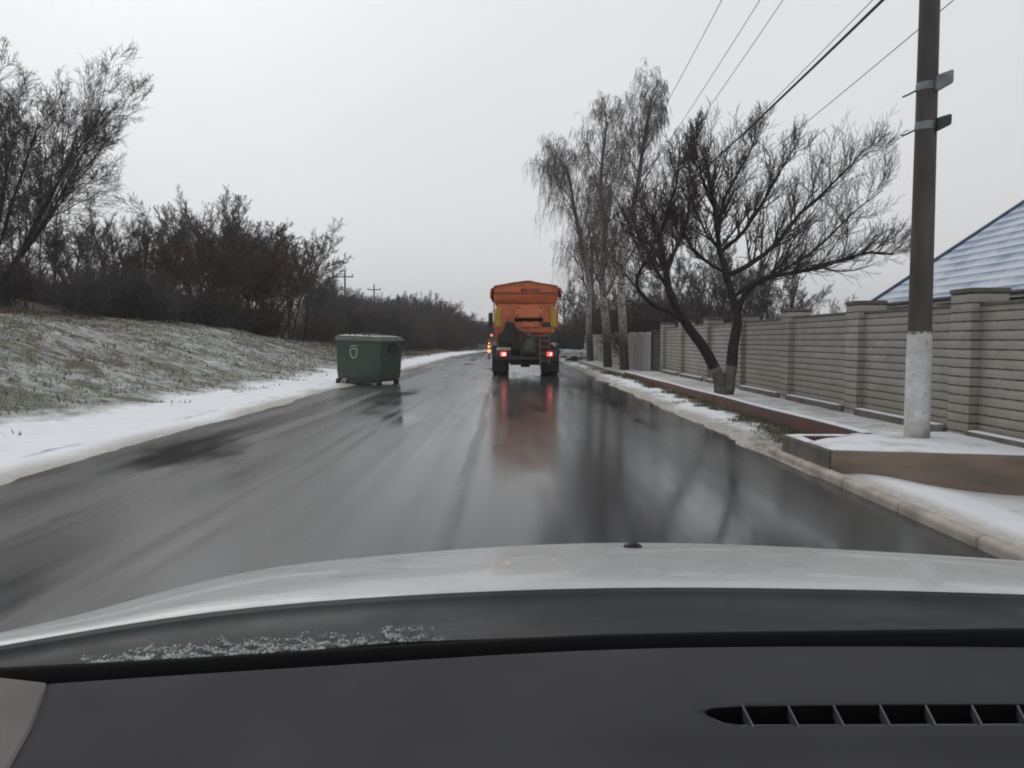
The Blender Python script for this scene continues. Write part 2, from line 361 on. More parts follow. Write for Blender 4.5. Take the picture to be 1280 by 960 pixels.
def road_mat():
    m, n, l, bs = base_mat('wet_asphalt')
    geo = n.new('ShaderNodeTexCoord').outputs['Object']
    st = noise_node(n, l, 1.0, 5, geo, .6, stretch=(3.2, .018, 1)); st2 = noise_node(n, l, 1.0, 4, geo, .5, stretch=(1.1, .03, 1))
    patch = noise_node(n, l, .5, 4, geo, .55, stretch=(1, .16, 1)); fine = noise_node(n, l, 60, 3, geo)
    c = mixc(n, l, maprange(n, l, st.outputs['Fac'], .4, .62, 0, 1), (.048, .049, .051), (.036, .037, .039))
    c = mixc(n, l, maprange(n, l, st2.outputs['Fac'], .5, .68, 0, .55), c, (.085, .087, .09))
    l.new(c, bs.inputs['Base Color'])
    ro = n.new('ShaderNodeMath'); ro.operation = 'ADD'
    l.new(maprange(n, l, st.outputs['Fac'], .36, .64, .09, .17), ro.inputs[0]); l.new(maprange(n, l, patch.outputs['Fac'], .40, .62, -.02, .11), ro.inputs[1])
    l.new(ro.outputs[0], bs.inputs['Roughness']); bs.inputs['IOR'].default_value = 1.33; bs.inputs['Specular IOR Level'].default_value = .5
    h = n.new('ShaderNodeMath'); h.operation = 'MULTIPLY_ADD'; l.new(fine.outputs['Fac'], h.inputs[0]); h.inputs[1].default_value = .03; l.new(st.outputs['Fac'], h.inputs[2])
    bump(n, l, bs, h.outputs[0], .035, .02)
    sx = n.new('ShaderNodeSeparateXYZ'); l.new(geo, sx.inputs[0]); r2 = n.new('ShaderNodeMath'); r2.operation = 'ADD'
    l.new(ro.outputs[0], r2.inputs[0]); l.new(maprange(n, l, sx.outputs[0], -4.5, .3, .10, .0), r2.inputs[1])
    wob = noise_node(n, l, 1.0, 3, geo, .5, stretch=(.15, .05, 1)); brk = noise_node(n, l, 1.0, 4, geo, .6, stretch=(2, .22, 1))
    wx = n.new('ShaderNodeMath'); wx.operation = 'ADD'; l.new(sx.outputs[0], wx.inputs[0]); l.new(maprange(n, l, wob.outputs['Fac'], .3, .7, -.22, .22), wx.inputs[1])
    tot = None
    for X_, w_ in ((-2.22, .07), (-1.98, .05), (-.55, .07), (-3.35, .10)):
        d_ = n.new('ShaderNodeMath'); d_.operation = 'SUBTRACT'; l.new(wx.outputs[0], d_.inputs[0]); d_.inputs[1].default_value = X_
        a_ = n.new('ShaderNodeMath'); a_.operation = 'ABSOLUTE'; l.new(d_.outputs[0], a_.inputs[0])
        g_ = maprange(n, l, a_.outputs[0], w_ * .4, w_ * 1.6, 1, 0)
        if tot is None: tot = g_
        else:
            m_ = n.new('ShaderNodeMath'); m_.operation = 'MAXIMUM'; l.new(tot, m_.inputs[0]); l.new(g_, m_.inputs[1]); tot = m_.outputs[0]
    tm = n.new('ShaderNodeMath'); tm.operation = 'MULTIPLY'; l.new(tot, tm.inputs[0]); l.new(maprange(n, l, brk.outputs['Fac'], .34, .5, .45, 1), tm.inputs[1])
    r3 = n.new('ShaderNodeMath'); r3.operation = 'MULTIPLY_ADD'; l.new(tm.outputs[0], r3.inputs[0]); r3.inputs[1].default_value = .15; l.new(r2.outputs[0], r3.inputs[2])
    pud = noise_node(n, l, .62, 4, geo, .5, stretch=(1, .32, 1)); pm = maprange(n, l, pud.outputs['Fac'], .55, .68, 1, 0)
    r4 = n.new('ShaderNodeMath'); r4.operation = 'MULTIPLY'; l.new(r3.outputs[0], r4.inputs[0]); l.new(maprange(n, l, pm, 0, 1, .34, 1), r4.inputs[1])
    l.new(r4.outputs[0], bs.inputs['Roughness'])
    l.new(mixc(n, l, tm.outputs[0], c, (.034, .035, .036)), bs.inputs['Base Color'])
    return m
M['road'] = road_mat()

def glass_mat():
    m = bpy.data.materials.new('clear_windscreen'); m.use_nodes = True
    n, l = m.node_tree.nodes, m.node_tree.links; n.clear()
    o = n.new('ShaderNodeOutputMaterial'); t = n.new('ShaderNodeBsdfTransparent'); t.inputs[0].default_value = (1, 1, 1, 1)
    l.new(t.outputs[0], o.inputs['Surface']); return m
M['glass'] = glass_mat()

def blade_mat():
    m, n, l, bs = base_mat('dry_grass_blades')
    at = n.new('ShaderNodeAttribute'); at.attribute_name = 'tint'; l.new(at.outputs['Color'], bs.inputs['Base Color'])
    bs.inputs['Roughness'].default_value = .85; bs.inputs['Specular IOR Level'].default_value = .2; return m
M['blade'] = blade_mat()

# ------------------------------------------------------------------ terrain
RL, RR = -4.58, 2.90
def off(y):
    t = max(0.0, y - 52.0)
    return .0017 * t * t if t < 110 else .0017 * 110 * 110 + .374 * (t - 110)
def nz2(x, y, s, o=0): return mnoise.noise(Vector((x * s + o, y * s - o, o * .37)))
def bank_h(y):
    return 2.0 - .75 * smooth(30, 48, y) - .65 * smooth(45, 75, y)
def ground_z(x, y):
    xr = x - off(y)
    z = -.07
    if xr < -1:
        s = RL - xr
        e = .20 * nz2(x, y, .3, 3) + .14 * nz2(x, y, 1.1, 7) + .06 * nz2(x, y, 4, 2)
        z += .115 * smooth(-.35, .35, s + e) + .05 * smooth(.2, 2, s)
        if s > 0: z += (.04 * nz2(x, y, 1.1, 1) + .03 * nz2(x, y, 3.4, 2) + .015 * nz2(x, y, 7, 2)) * min(1, s)
        b = smooth(1.7 + .5 * nz2(x, y, .3, 5), 10.5, s) * .75 + smooth(2.0, 7.5, s) * .25
        z += bank_h(y) * b
        if s > 3: z += (.10 * nz2(x, y, .5, 11) + .05 * nz2(x, y, 1.7, 4)) * min(1, (s - 3) / 2)
        z += 1.9 * smooth(9, 24, s) + 3.0 * smooth(20, 90, s)
        z += 2.6 * smooth(45, 110, y) * smooth(6, 40, s)
    else:
        s = xr - RR
        e = .16 * nz2(x, y, .7, 3) + .10 * nz2(x, y, 2.3, 7) + .05 * nz2(x, y, 6, 2)
        far = smooth(7.0, 7.3, y) if True else 0
        ver = .12 * smooth(-.22, .12, s + e * smooth(8, 10, y)) + .035 * smooth(.1, .9, s)
        ver += (.04 * nz2(x, y, 1.6, 1) + .022 * nz2(x, y, 5, 2)) * smooth(0, .3, s) * (1 - smooth(.8, .95, s))
        terr = smooth(.93, .97, s) * (.235 - .02 * (y > 26)) * (1 - smooth(26, 30, y)) + .1 * smooth(.93, .97, s) * smooth(26, 30, y)
        a = -.07 + ver if s < .95 else terr
        if s >= .95: a += .012 * nz2(x, y, 2, 9)
        drv = -.07 + .125 * smooth(.02, .08, s) - .15 * smooth(.2, 1.6, s) + .01 * nz2(x, y, 2, 9)
        if y > 7.08 and s < .95 and y < 8.3 : a = min(a, .12)
        z = drv * (1 - far) + a * far
        if x > 5.4: z = .2 + .9 * smooth(8, 70, x)
    z += 1.2 * smooth(170, 420, y) + 3 * smooth(420, 1200, y)
    return z
def cover(x, y):
    """snow amount, dirt on the snow, brown litter"""
    xr = x - off(y); nb = nz2(x, y, .6, 21)
    if xr < -1:
        s = RL - xr
        k = .95 - .53 * smooth(1.3 + .9 * nz2(x, y, .45, 8), 3.2 + .9 * nb, s) - .10 * smooth(.1, .6, nz2(x, y, 1.4, 51)) - .05 * smooth(0, .3, s)
        k -= .06 * smooth(6.5, 9.5, s) + .16 * smooth(9, 12, s)
        k += .13 * nz2(x, y, .4, 31) * smooth(2, 4, s)
        k -= .34 * math.exp(-((s - .62 - .12 * nb) / .085) ** 2) * smooth(.0, .3, nz2(x, y, .25, 71) + .25)
        if y > 34: k -= .14 * smooth(34, 46, y) * smooth(1.2, 2.2, s)
        dirt = (1 - smooth(.05, .55, s + .25 * nb)) * .9
        br = smooth(8.0, 10.0, s + nb) * .95 + .5 * smooth(.1, .5, nz2(x, y, .16, 44)) * smooth(3, 5, s)
        if x < -9 and y < 13: br = max(br, .7 * smooth(13, 9, y) * (nb > -.1))
        br += .5 * smooth(40, 60, y) * smooth(1.5, 3, s)
        return k, dirt, min(1, br)
    s = xr - RR
    if s > .95:
        if y < 7.1: return .86 - .25 * smooth(.1, .5, nz2(x, y, 1.3, 81)), .25, .1
        if x > 5.3: return .45, .1, .5
        return (.60 + .12 * nb if y < 28 else .5), .35, .3
    if y < 7.1: return 1.0, .75 * (1 - smooth(.2, .5, s)) + .05, 0
    k = .80 - .34 * (1 - smooth(8.2, 13.5, y)) * smooth(-.1, .5, s + .5 * nb) - .38 * smooth(.42, .9, s + .3 * nb + .2 * nz2(x, y, 2.2, 5)) - .20 * smooth(.0, .45, nz2(x, y, 2.2, 61)) - .12 * smooth(0, .4, nz2(x, y, 6, 63))
    k -= .2 * smooth(24, 34, y)
    dirt = .95 * (1 - smooth(.0, .45, s + .3 * nb)) + .55 * (1 - smooth(8, 13, y))
    return k, min(1, dirt), .25

def axis(parts):
    out = []
    for a, b, st in parts: out += list(np.arange(a, b - 1e-6, st))
    out.append(parts[-1][1]); return out
xs = axis([(-900, -120, 60), (-120, -40, 8), (-40, -17, 1.0), (-17, -5.6, .2), (-5.6, -4.0, .09), (-4.0, 2.4, .8), (2.4, 3.9, .06), (3.9, 5.5, .16), (5.5, 12, 1.3), (12, 60, 6), (60, 900, 60)])
ys = axis([(-60, -4, 8), (-4, 4, .8), (4, 9, .11), (9, 20, .17), (20, 40, .33), (40, 80, .8), (80, 180, 3), (180, 400, 12), (400, 1600, 80)])
vs = []; cv = []
for y in ys:
    o_ = off(y) if y < 170 else off(170)
    for x in xs:
        X = x + o_ * (1 if abs(x) < 120 else 0)
        vs.append((X, y, ground_z(X, y))); cv.append(cover(X, y))
nx = len(xs); fs = [(j * nx + i, j * nx + i + 1, (j + 1) * nx + i + 1, (j + 1) * nx + i) for j in range(len(ys) - 1) for i in range(nx - 1)]
me = bpy.data.meshes.new('ground'); me.from_pydata(vs, [], fs)
ca = me.color_attributes.new('cover', 'FLOAT_COLOR', 'POINT')
arr = np.ones((len(vs), 4), dtype=np.float32); arr[:, :3] = np.clip(np.array(cv), 0, 1); ca.data.foreach_set('color', arr.ravel())
g_ob = link('ground', me, M['ground'], shade=True); tag(g_ob, 'snow dusted grassy ground sloping up to the left of the road', 'ground', kind='structure')

# road sheet (slight crown)
mb = MB(); ry = axis([(-60, 60, 3), (60, 200, 3), (200, 300, 10)]); rows = []
for y in ry:
    rows.append([(off(y) + u, y, .012 * (1 - ((u + .84) / 4.2) ** 2) + (1.2 * smooth(170, 420, y))) for u in np.linspace(-5.3, 3.4, 9)])
mb.loft(rows, closed=False)
road = mb.build('road', M['road'], shade=True); tag(road, 'dark wet asphalt road running straight ahead with glossy reflections', 'road', kind='structure')

# kerb stones beside the driveway
mb = MB(); y = -8.0
while y < 8.6:
    mb.box((RR + .06, y + .49, .01 + .004 * math.sin(y * 5)), (.115, .984, .15)); y += .98
kerb = mb.build('kerb', M['kerb'], bevel=.035, seg=3); tag(kerb, 'pale concrete kerb stones along the right road edge', 'kerb', kind='structure')

# ------------------------------------------------------------------ grass on the bank (uncountable)
rng = np.random.default_rng(5)
N = 52000
gy = 5 + (rng.random(N) ** 1.6) * 58; gs = 1.6 + rng.random(N) ** .85 * 9.5
keep = []
vv = []; tint = []; ff = []
for i in range(N):
    x = RL - gs[i] + off(gy[i]); y = gy[i]
    if x < -.72 * y - 2: continue
    k, d_, b_ = cover(x, y)
    if gs[i] < 2.8 and nz2(x, y, .8, 3) < .1: continue
    if nz2(x, y, .9, 17) < -.22: continue
    z = ground_z(x, y); h = (.02 + .07 * rng.random() ** 2) * (1 + .5 * b_); a = rng.random() * 6.283; w = .006 + .0006 * y
    lx, ly = rng.normal(0, .5) * h, rng.normal(0, .5) * h
    n0 = len(vv); ca_, sa_ = math.cos(a) * w, math.sin(a) * w
    vv += [(x - ca_, y - sa_, z - .01), (x + ca_, y + sa_, z - .01), (x + lx, y + ly, z + h)]
    ff.append((n0, n0 + 1, n0 + 2))
    r = rng.random()
    c = (.125, .13, .085) if r < .40 else ((.17, .15, .105) if r < .62 else ((.09, .075, .055) if r < .72 else (.38, .39, .38)))
    if b_ > .5 and r > .25: c = (.085, .06, .042)
    q = .75 + .5 * rng.random(); tint += [(c[0] * q, c[1] * q, c[2] * q, 1)] * 3
for i in range(9000):
    y = 7.6 + 22 * rng.random() ** 1.5; s_ = .25 + .68 * rng.random() ** .6; x = RR + s_
    if y < 8.5 or cover(x, y)[0] > .50 + .10 * rng.random(): continue
    z = ground_z(x, y); h = .02 + .06 * rng.random() ** 2; a = rng.random() * 6.283; w = .004 + .0004 * y; n0 = len(vv)
    vv += [(x - math.cos(a) * w, y - math.sin(a) * w, z - .01), (x + math.cos(a) * w, y + math.sin(a) * w, z - .01), (x + rng.normal(0, .5) * h, y + rng.normal(0, .5) * h, z + h)]
    ff.append((n0, n0 + 1, n0 + 2)); c = (.10, .115, .07) if rng.random() < .5 else (.14, .115, .075); tint += [(c[0], c[1], c[2], 1)] * 3
me = bpy.data.meshes.new('grass'); me.from_pydata(vv, [], ff)
ta = me.color_attributes.new('tint', 'FLOAT_COLOR', 'POINT'); ta.data.foreach_set('color', np.array(tint, dtype=np.float32).ravel())
gr = link('grass', me, M['blade']); tag(gr, 'dry frosted grass blades on the left bank and right verge', 'grass', kind='stuff')

# ------------------------------------------------------------------ brick wall
wall = empty('brick_wall', (0, 0, 0)); tag(wall, 'pale grey brick garden wall with capped pillars and snowy plinth', 'wall')
PY = [3.1, 5.8, 8.45, 11.15, 13.9, 16.75, 19.6, 22.6, 25.3]
WF = 5.02                           # road face of the panels
def wz(y): return .02 * math.sin(y * .7)
for a, b in zip(PY[:-1], PY[1:]):
    mb = MB(); mb.box((WF + .09, (a + b) / 2, .94), (.18, b - a - .36, 1.46 + wz(a))); mb.build('wall_panel', M['brick'], wall)
    mb = MB(); mb.box((WF + .10, (a + b) / 2, 1.69 + wz(a) / 2), (.23, b - a - .37, .036)); mb.build('coping', M['concrete_dark'], wall, bevel=.006)
    mb = MB(); mb.box((WF + .04, (a + b) / 2, .17), (.36, b - a - .41, .30)); mb.build('plinth', M['concrete_dark'], wall, bevel=.012)
    mb = MB(); mb.box((WF - .085, (a + b) / 2 + .05, .327), (.10, b - a - .62, .014)); mb.build('plinth_snow', M['snow'], wall, bevel=.006)
for y in PY:
    mb = MB(); mb.box((WF + .10, y, .91), (.40, .40, 1.80)); p_ = mb.build('pillar', M['brick'], wall, bevel=.006)
    mb = MB(); mb.box((WF + .10, y, 1.835), (.425, .425, .05))
    mb.build('pillar_cap', M['concrete_dark'], p_, bevel=.008)

# kerb wall of the terrace: red painted face, snow on top
tk = empty('terrace_kerb', (0, 0, 0)); tag(tk, 'low terrace kerb with worn red paint and a line of snow on top', 'kerb')
mb = MB(); rows = []
for i in range(25):
    y = 8.32 + i * .74; x = RR + .93 + .02 * math.sin(i) ; zt = .285 - .003 * i; rows.append([(x, y, -.08), (x, y, zt), (x + .10, y, zt), (x + .10, y, -.08)])
mb.loft(rows); mb.build('kerb_face', M['red_paint'], tk, bevel=.01)
mb = MB(); rows = []
for i in range(25):
    y = 8.32 + i * .74; x = RR + .933 + .02 * math.sin(i); zt = .287 - .003 * i; rows.append([(x, y, zt), (x + .01, y, zt + .018), (x + .085, y, zt + .016), (x + .096, y, zt)])
mb.loft(rows); mb.build('kerb_snow', M['snow'], tk)

# concrete landing jutting out to the road edge
pad = empty('concrete_landing', (0, 0, 0)); tag(pad, 'brown concrete landing jutting to the kerb with snow on top', 'landing')
Zp = .275
def poly_prism(poly, z0, z1): 
    m_ = MB(); m_.loft([[(x, y, z0) for x, y in poly], [(x, y, z1) for x, y in poly]]); return m_
poly_prism([(2.985, 7.15), (4.95, 6.72), (4.95, 7.05), (3.13, 7.30)], -.25, Zp - .01).build('front_wall', M['brown_concrete'], pad, bevel=.012)
poly_prism([(2.955, 8.36), (2.98, 7.153), (3.126, 7.303), (3.10, 8.22)], -.2, Zp - .012).build('side_wall', M['concrete_dark'], pad, bevel=.012)
poly_prism([(2.965, 8.362), (3.103, 8.225), (3.83, 8.17), (3.83, 8.318)], -.2, Zp - .011).build('rear_wall', M['red_paint'], pad, bevel=.012)
poly_prism([(3.128, 7.303), (4.97, 7.052), (4.97, 8.6), (3.94, 8.6), (3.94, 8.0), (3.35, 7.9), (3.11, 7.85)], -.2, Zp - .03).build('slab', M['concrete_dark'], pad, bevel=.012)
# snow: a sheet on the slab and strips on the walls
def snow_sheet(poly, z, h, name, parent, seed=0):
    bm = bmesh.new(); f = bm.faces.new([bm.verts.new((x, y, z)) for x, y in poly])
    bmesh.ops.triangulate(bm, faces=bm.faces[:]); 
    bmesh.ops.subdivide_edges(bm, edges=bm.edges[:], cuts=6, use_grid_fill=True)
    bnd = {v for e in bm.edges if e.is_boundary for v in e.verts}
    for v in bm.verts:
        if v not in bnd: v.co.z += h * (.6 + .8 * nz2(v.co.x, v.co.y, 3, seed))
    me_ = bpy.data.meshes.new(name); bm.to_mesh(me_); bm.free(); return link(name, me_, M['thin_snow'], parent, shade=True)
snow_sheet([(3.0, 7.16), (4.94, 6.735), (4.96, 7.9), (4.96, 8.6), (3.98, 8.6), (3.94, 8.02), (3.45, 7.72), (3.10, 7.62), (2.99, 7.7)], Zp - .006, .016, 'snow_cover', pad)
snow_sheet([(2.975, 7.72), (3.09, 7.64), (3.105, 8.23), (2.98, 8.35)], Zp - .006, .012, 'snow_strip', pad)
snow_sheet([(2.98, 8.355), (3.10, 8.235), (3.82, 8.185), (3.82, 8.31)], Zp - .005, .012, 'snow_strip', pad)

# ------------------------------------------------------------------ utility pole near
pole = empty('utility_pole', (4.28, 8.08, .24)); tag(pole, 'tall concrete utility pole with whitewashed base on the snowy landing', 'utility pole')
mb = MB(); mb.lathe([(.122, -.2), (.115, 1.2), (.103, 3.2), (.092, 5.5), (.082, 7.6)], k=14); mb.build('shaft', M['pole'], pole, shade=True)
mb = MB(); mb.lathe([(.128, -.1), (.127, .05), (.1195, 1.13), (.1185, 1.15)], k=20); mb.build('painted_base', M['whitewash'], pole, shade=True)
def clamp_at(z, tilt):
    mb = MB(); mb.lathe([(.103, z - .04), (.106, z - .035), (.106, z + .035), (.103, z + .04)], k=16); b_ = mb.build('clamp_band', M['steel'], pole)
    mb = MB(); mb.tube([(-.09, .02, z - .02), (-.17, .05, z - .06), (-.22, .06, z - .08)], .009, 6); mb.build('hook', M['dark_metal'], b_)
    return b_
c1 = clamp_at(3.66, 0); mb = MB(); mb.loft([[(.02, -.15, 3.58), (.02, -.15, 3.74), (.02, .12, 3.74), (.02, .12, 3.58)], [(.19, -.16, 3.66), (.19, -.16, 3.80), (.19, .08, 3.80), (.19, .08, 3.66)]]); mb.build('bracket', M['steel'], c1, bevel=.02)
c2 = clamp_at(3.26, 0); mb = MB(); mb.loft([[(.05, -.15, 3.18), (.05, -.15, 3.32), (.05, .12, 3.32), (.05, .12, 3.18)], [(.19, -.15, 3.25), (.19, -.15, 3.36), (.19, .08, 3.36), (.19, .08, 3.25)]]); mb.build('bracket', M['dark_metal'], c2, bevel=.02)
mb = MB(); mb.bar((-1.15, .0, 6.35), (1.15, .0, 6.35), .09, .09); ca1 = mb.build('crossarm', M['steel'], pole, bevel=.008)
mb = MB(); mb.bar((-.6, .0, 5.2), (.9, .0, 5.2), .07, .07); ca2 = mb.build('crossarm', M['steel'], pole, bevel=.008)
for x in (-1.05, -.45, .5, 1.05):
    mb = MB(); mb.lathe([(.012, 0), (.012, .1), (.045, .12), (.05, .17), (.03, .19), (.045, .22), (.02, .26)], c=(x, 0, 6.39), k=10); mb.build('insulator', M['white_paint'], ca1, shade=True)

def far_pole(x, y, h, label, arm=1.0, group=None):
    z = ground_z(x, y); o = empty('utility_pole', (x, y, z - .1)); tag(o, label, 'utility pole', group)
    mb = MB(); mb.lathe([(.15, 0), (.10, h)], k=10); mb.build('shaft', M['pole'], o, shade=True)
    mb = MB(); mb.bar((-arm, 0, h - .75), (arm, 0, h - .75), .13, .13); c_ = mb.build('crossarm', M['pole'], o)
    for q in (-arm + .1, 0, arm - .1):
        mb = MB(); mb.lathe([(.03, 0), (.07, .12), (.04, .3)], c=(q, 0, h - .69), k=8); mb.build('insulator', M['steel'], c_)
    return o
p2 = far_pole(5.35, 52, 8.2, 'utility pole half hidden among the birch branches')
far_pole(7.3, 108, 7.6, 'distant utility pole just to the right of the orange truck')
def pole_to(px, pytop, y, label):
    t = P(px, pytop, y); far_pole(t.x, y, t.z - ground_z(t.x, y), label, 1.0)
pole_to(431, 337, 92, 'taller of the two distant poles above the left treeline')
pole_to(467.5, 355, 116, 'shorter of the two distant poles above the left treeline')

def wire(pa, pb, sag, r, label, m='wire_thin'):
    pa, pb = Vector(pa), Vector(pb); pts = []
    for i in range(33):
        t = i / 32; p = pa.lerp(pb, t); p.z -= sag * 4 * t * (1 - t); pts.append(p)
    mb = MB(); mb.tube(pts, r, 5); o = mb.build('overhead_wire', M[m]); tag(o, label, 'wire', 'overhead wires along the wall'); return o
X0, Y0, Z0 = 4.28, 8.08, .24
for dx, z, zb, sag, r, m_, lb in ((-1.05, 6.86, 7.5, .5, .0065, 'wire_thin', 'thin grey overhead wire, leftmost above the birches'),
                      (-.45, 6.86, 7.5, .6, .0065, 'wire_thin', 'thin grey overhead wire, second from the left above the birches'),
                      (-.12, 6.86, 7.4, .75, .0065, 'wire_thin', 'thin grey overhead wire just left of the thick black cable'),
                      (.22, 5.46, 7.0, .45, .021, 'wire', 'thick black overhead cable running above the fruit tree'),
                      (.5, 5.9, 7.3, .6, .0065, 'wire_thin', 'thin grey overhead wire just right of the thick black cable'),
                      (1.05, 5.46, 6.6, .6, .007, 'wire_thin', 'thin overhead wire passing behind the whitewashed pole')):
    wire((X0 + dx, -26, z), (X0 + dx, Y0, z), .35, r, lb + ', span behind it', m_) if False else None
    wire((X0 + dx, Y0, z), (5.35 + dx * .8, 52, zb), sag, r, lb, m_)

# ------------------------------------------------------------------ slab fence and gate beyond the wall
gate = empty('metal_gate', (WF + .05, 26.6, 0)); tag(gate, 'narrow dark sheet metal gate between brick wall and slab fence', 'gate')
mb = MB(); mb.box((0, 0, .86), (.04, 2.1, 1.55)); mb.build('gate_leaf', M['gate_dark'], gate, bevel=.006)
mb = MB(); mb.box((-.045, -1.02, .85), (.05, .06, 1.66)); mb.box((-.045, 1.02, .85), (.05, .06, 1.66)); mb.box((-.045, 0, 1.62), (.05, 1.97, .06)); mb.box((-.045, 0, .2), (.05, 1.97, .06)); mb.build('gate_frame', M['gate_dark'], gate)
fence = empty('slab_fence', (0, 0, 0)); tag(fence, 'grey concrete slab fence with round shouldered tops behind the birches', 'fence')
def slab(y0, w, h, x):
    out = []; n = 7
    prof = [(y0 + .02, 0), (y0 + w - .02, 0), (y0 + w - .02, h - .14)]
    prof += [(y0 + w - .02 - w * .22 * (1 - math.cos(t * math.pi / 2)), h - .14 + .14 * math.sin(t * math.pi / 2)) for t in (.33, .66, 1)]
    prof += [(y0 + .02 + w * .22 * (1 - math.cos(t * math.pi / 2)), h - .14 + .14 * math.sin(t * math.pi / 2)) for t in (1, .66, .33)]
    prof += [(y0 + .02, h - .14)]
    m_ = MB(); m_.loft([[(x, y, z) for y, z in prof], [(x + .06, y, z) for y, z in prof]]); return m_
y = 27.9; i = 0; rr = random.Random(3)
while y < 52:
    w = 1.72; slab(y, w, 1.62 + rr.uniform(-.04, .04), WF + rr.uniform(-.03, .03)).build('fence_slab', M['fence_slab'], fence, bevel=.012); y += w; i += 1
    if i % 3 == 0:
        mb = MB(); mb.box((WF + .16, y, .75), (.12, .12, 1.5)); mb.build('fence_post', M['concrete'], fence)

# ------------------------------------------------------------------ house
house = empty('house', (0, 0, 0)); tag(house, 'house with snow dusted blue tiled hip roof behind the brick wall', 'house')
EX, EY0, EY1, EZ, DEP = 12.0, 8.5, 26.0, 2.47, 10.5
hz = DEP / 2 * .93
mb = MB(); a = [(EX, EY0, EZ), (EX + DEP, EY0, EZ), (EX + DEP, EY1, EZ), (EX, EY1, EZ)]; r0 = (EX + DEP / 2, EY0 + DEP / 2, EZ + hz); r1 = (EX + DEP / 2, EY1 - DEP / 2, EZ + hz)
mb.add(a + [r0, r1], [(0, 1, 4), (1, 2, 5, 4), (2, 3, 5), (3, 0, 4, 5), (3, 2, 1, 0)]); rf = mb.build('roof', M['roof'], house)
mb = MB(); mb.tube([(EX, EY1, EZ + .03), r1], .07, 8); mb.tube([r1, r0], .07, 8); mb.tube([r0, (EX, EY0, EZ + .03)], .07, 8); mb.build('ridge_cap', mat('blue_ridge', (.05, .085, .17), rough=.45), rf)
mb = MB(); mb.box((EX + .01, (EY0 + EY1) / 2, EZ - .08), (.05, EY1 - EY0, .14)); mb.box((EX + DEP / 2, EY1 + .01, EZ - .08), (DEP, .05, .14)); mb.build('fascia', M['fascia'], rf)
mb = MB(); mb.tube([(EX - .06, EY0, EZ - .02), (EX - .06, EY1, EZ - .04)], .06, 8); mb.build('gutter', M['dark_metal'], rf)
mb = MB(); mb.box((EX + DEP / 2 + .1, (EY0 + EY1) / 2, EZ / 2), (DEP - .9, EY1 - EY0 - .9, EZ - .3)); mb.build('wall', M['house_wall'], house)
for y in (12, 16, 20):
    mb = MB(); mb.box((EX + .53, y, 1.35), (.06, 1.3, 1.2)); w_ = mb.build('window', M['white_paint'], house); mb = MB(); mb.box((EX + .49, y, 1.35), (.03, 1.1, 1.0)); mb.build('pane', M['cab_glass'], w_)

# ------------------------------------------------------------------ trees
def norm(v): return v.normalized() if v.length > 1e-9 else Vector((0, 0, 1))
def rdir(rg): 
    while True:
        v = Vector((rg.uniform(-1, 1), rg.uniform(-1, 1), rg.uniform(-1, 1)))
        if .05 < v.length < 1: return v.normalized()
def grow(out, rg, p, d, L, r0, lv, P_):
    n = P_['seg'][lv]; st = L / n; pts = [p.copy()]; rad = [r0]; ds = [d.copy()]
    tip = P_['tip'][lv]
    for i in range(n):
        d = norm(d + rdir(rg) * P_['wob'][lv] + Vector((0, 0, 1)) * P_['trop'][lv]); p = p + d * st
        pts.append(p.copy()); rad.append(max(P_['rmin'], r0 * (1 - (i + 1) / n * (1 - tip)))); ds.append(d.copy())
    out.append((lv, pts, rad)); spawn(out, rg, pts, rad, ds, L, lv, P_)
def spawn(out, rg, pts, rad, ds, L, lv, P_):
    if lv + 1 >= len(P_['seg']): return
    n = len(pts) - 1; nc = P_['nch'][lv]; nc = max(1, int(nc * rg.uniform(.8, 1.2)))
    for c in range(nc):
        t = P_['t0'][lv] + (1 - P_['t0'][lv]) * (c + rg.random()) / nc; t = min(t, .999); k = t * n; i = int(k); f = k - i
        q = pts[i].lerp(pts[i + 1], f); dd = ds[min(i + 1, n)]
        ax = norm(dd.cross(rdir(rg))); ang = R(rg.uniform(*P_['ang'][lv]))
        nd = Matrix.Rotation(ang, 3, ax) @ dd
        nl = L * P_['len'][lv] * rg.uniform(.65, 1.15) * (1 - P_['taperlen'][lv] * t)
        rl = rad[i] * (1 - f) + rad[i + 1] * f
        grow(out, rg, q, nd, nl, max(P_['rmin'], rl * P_['rr'][lv]), lv + 1, P_)
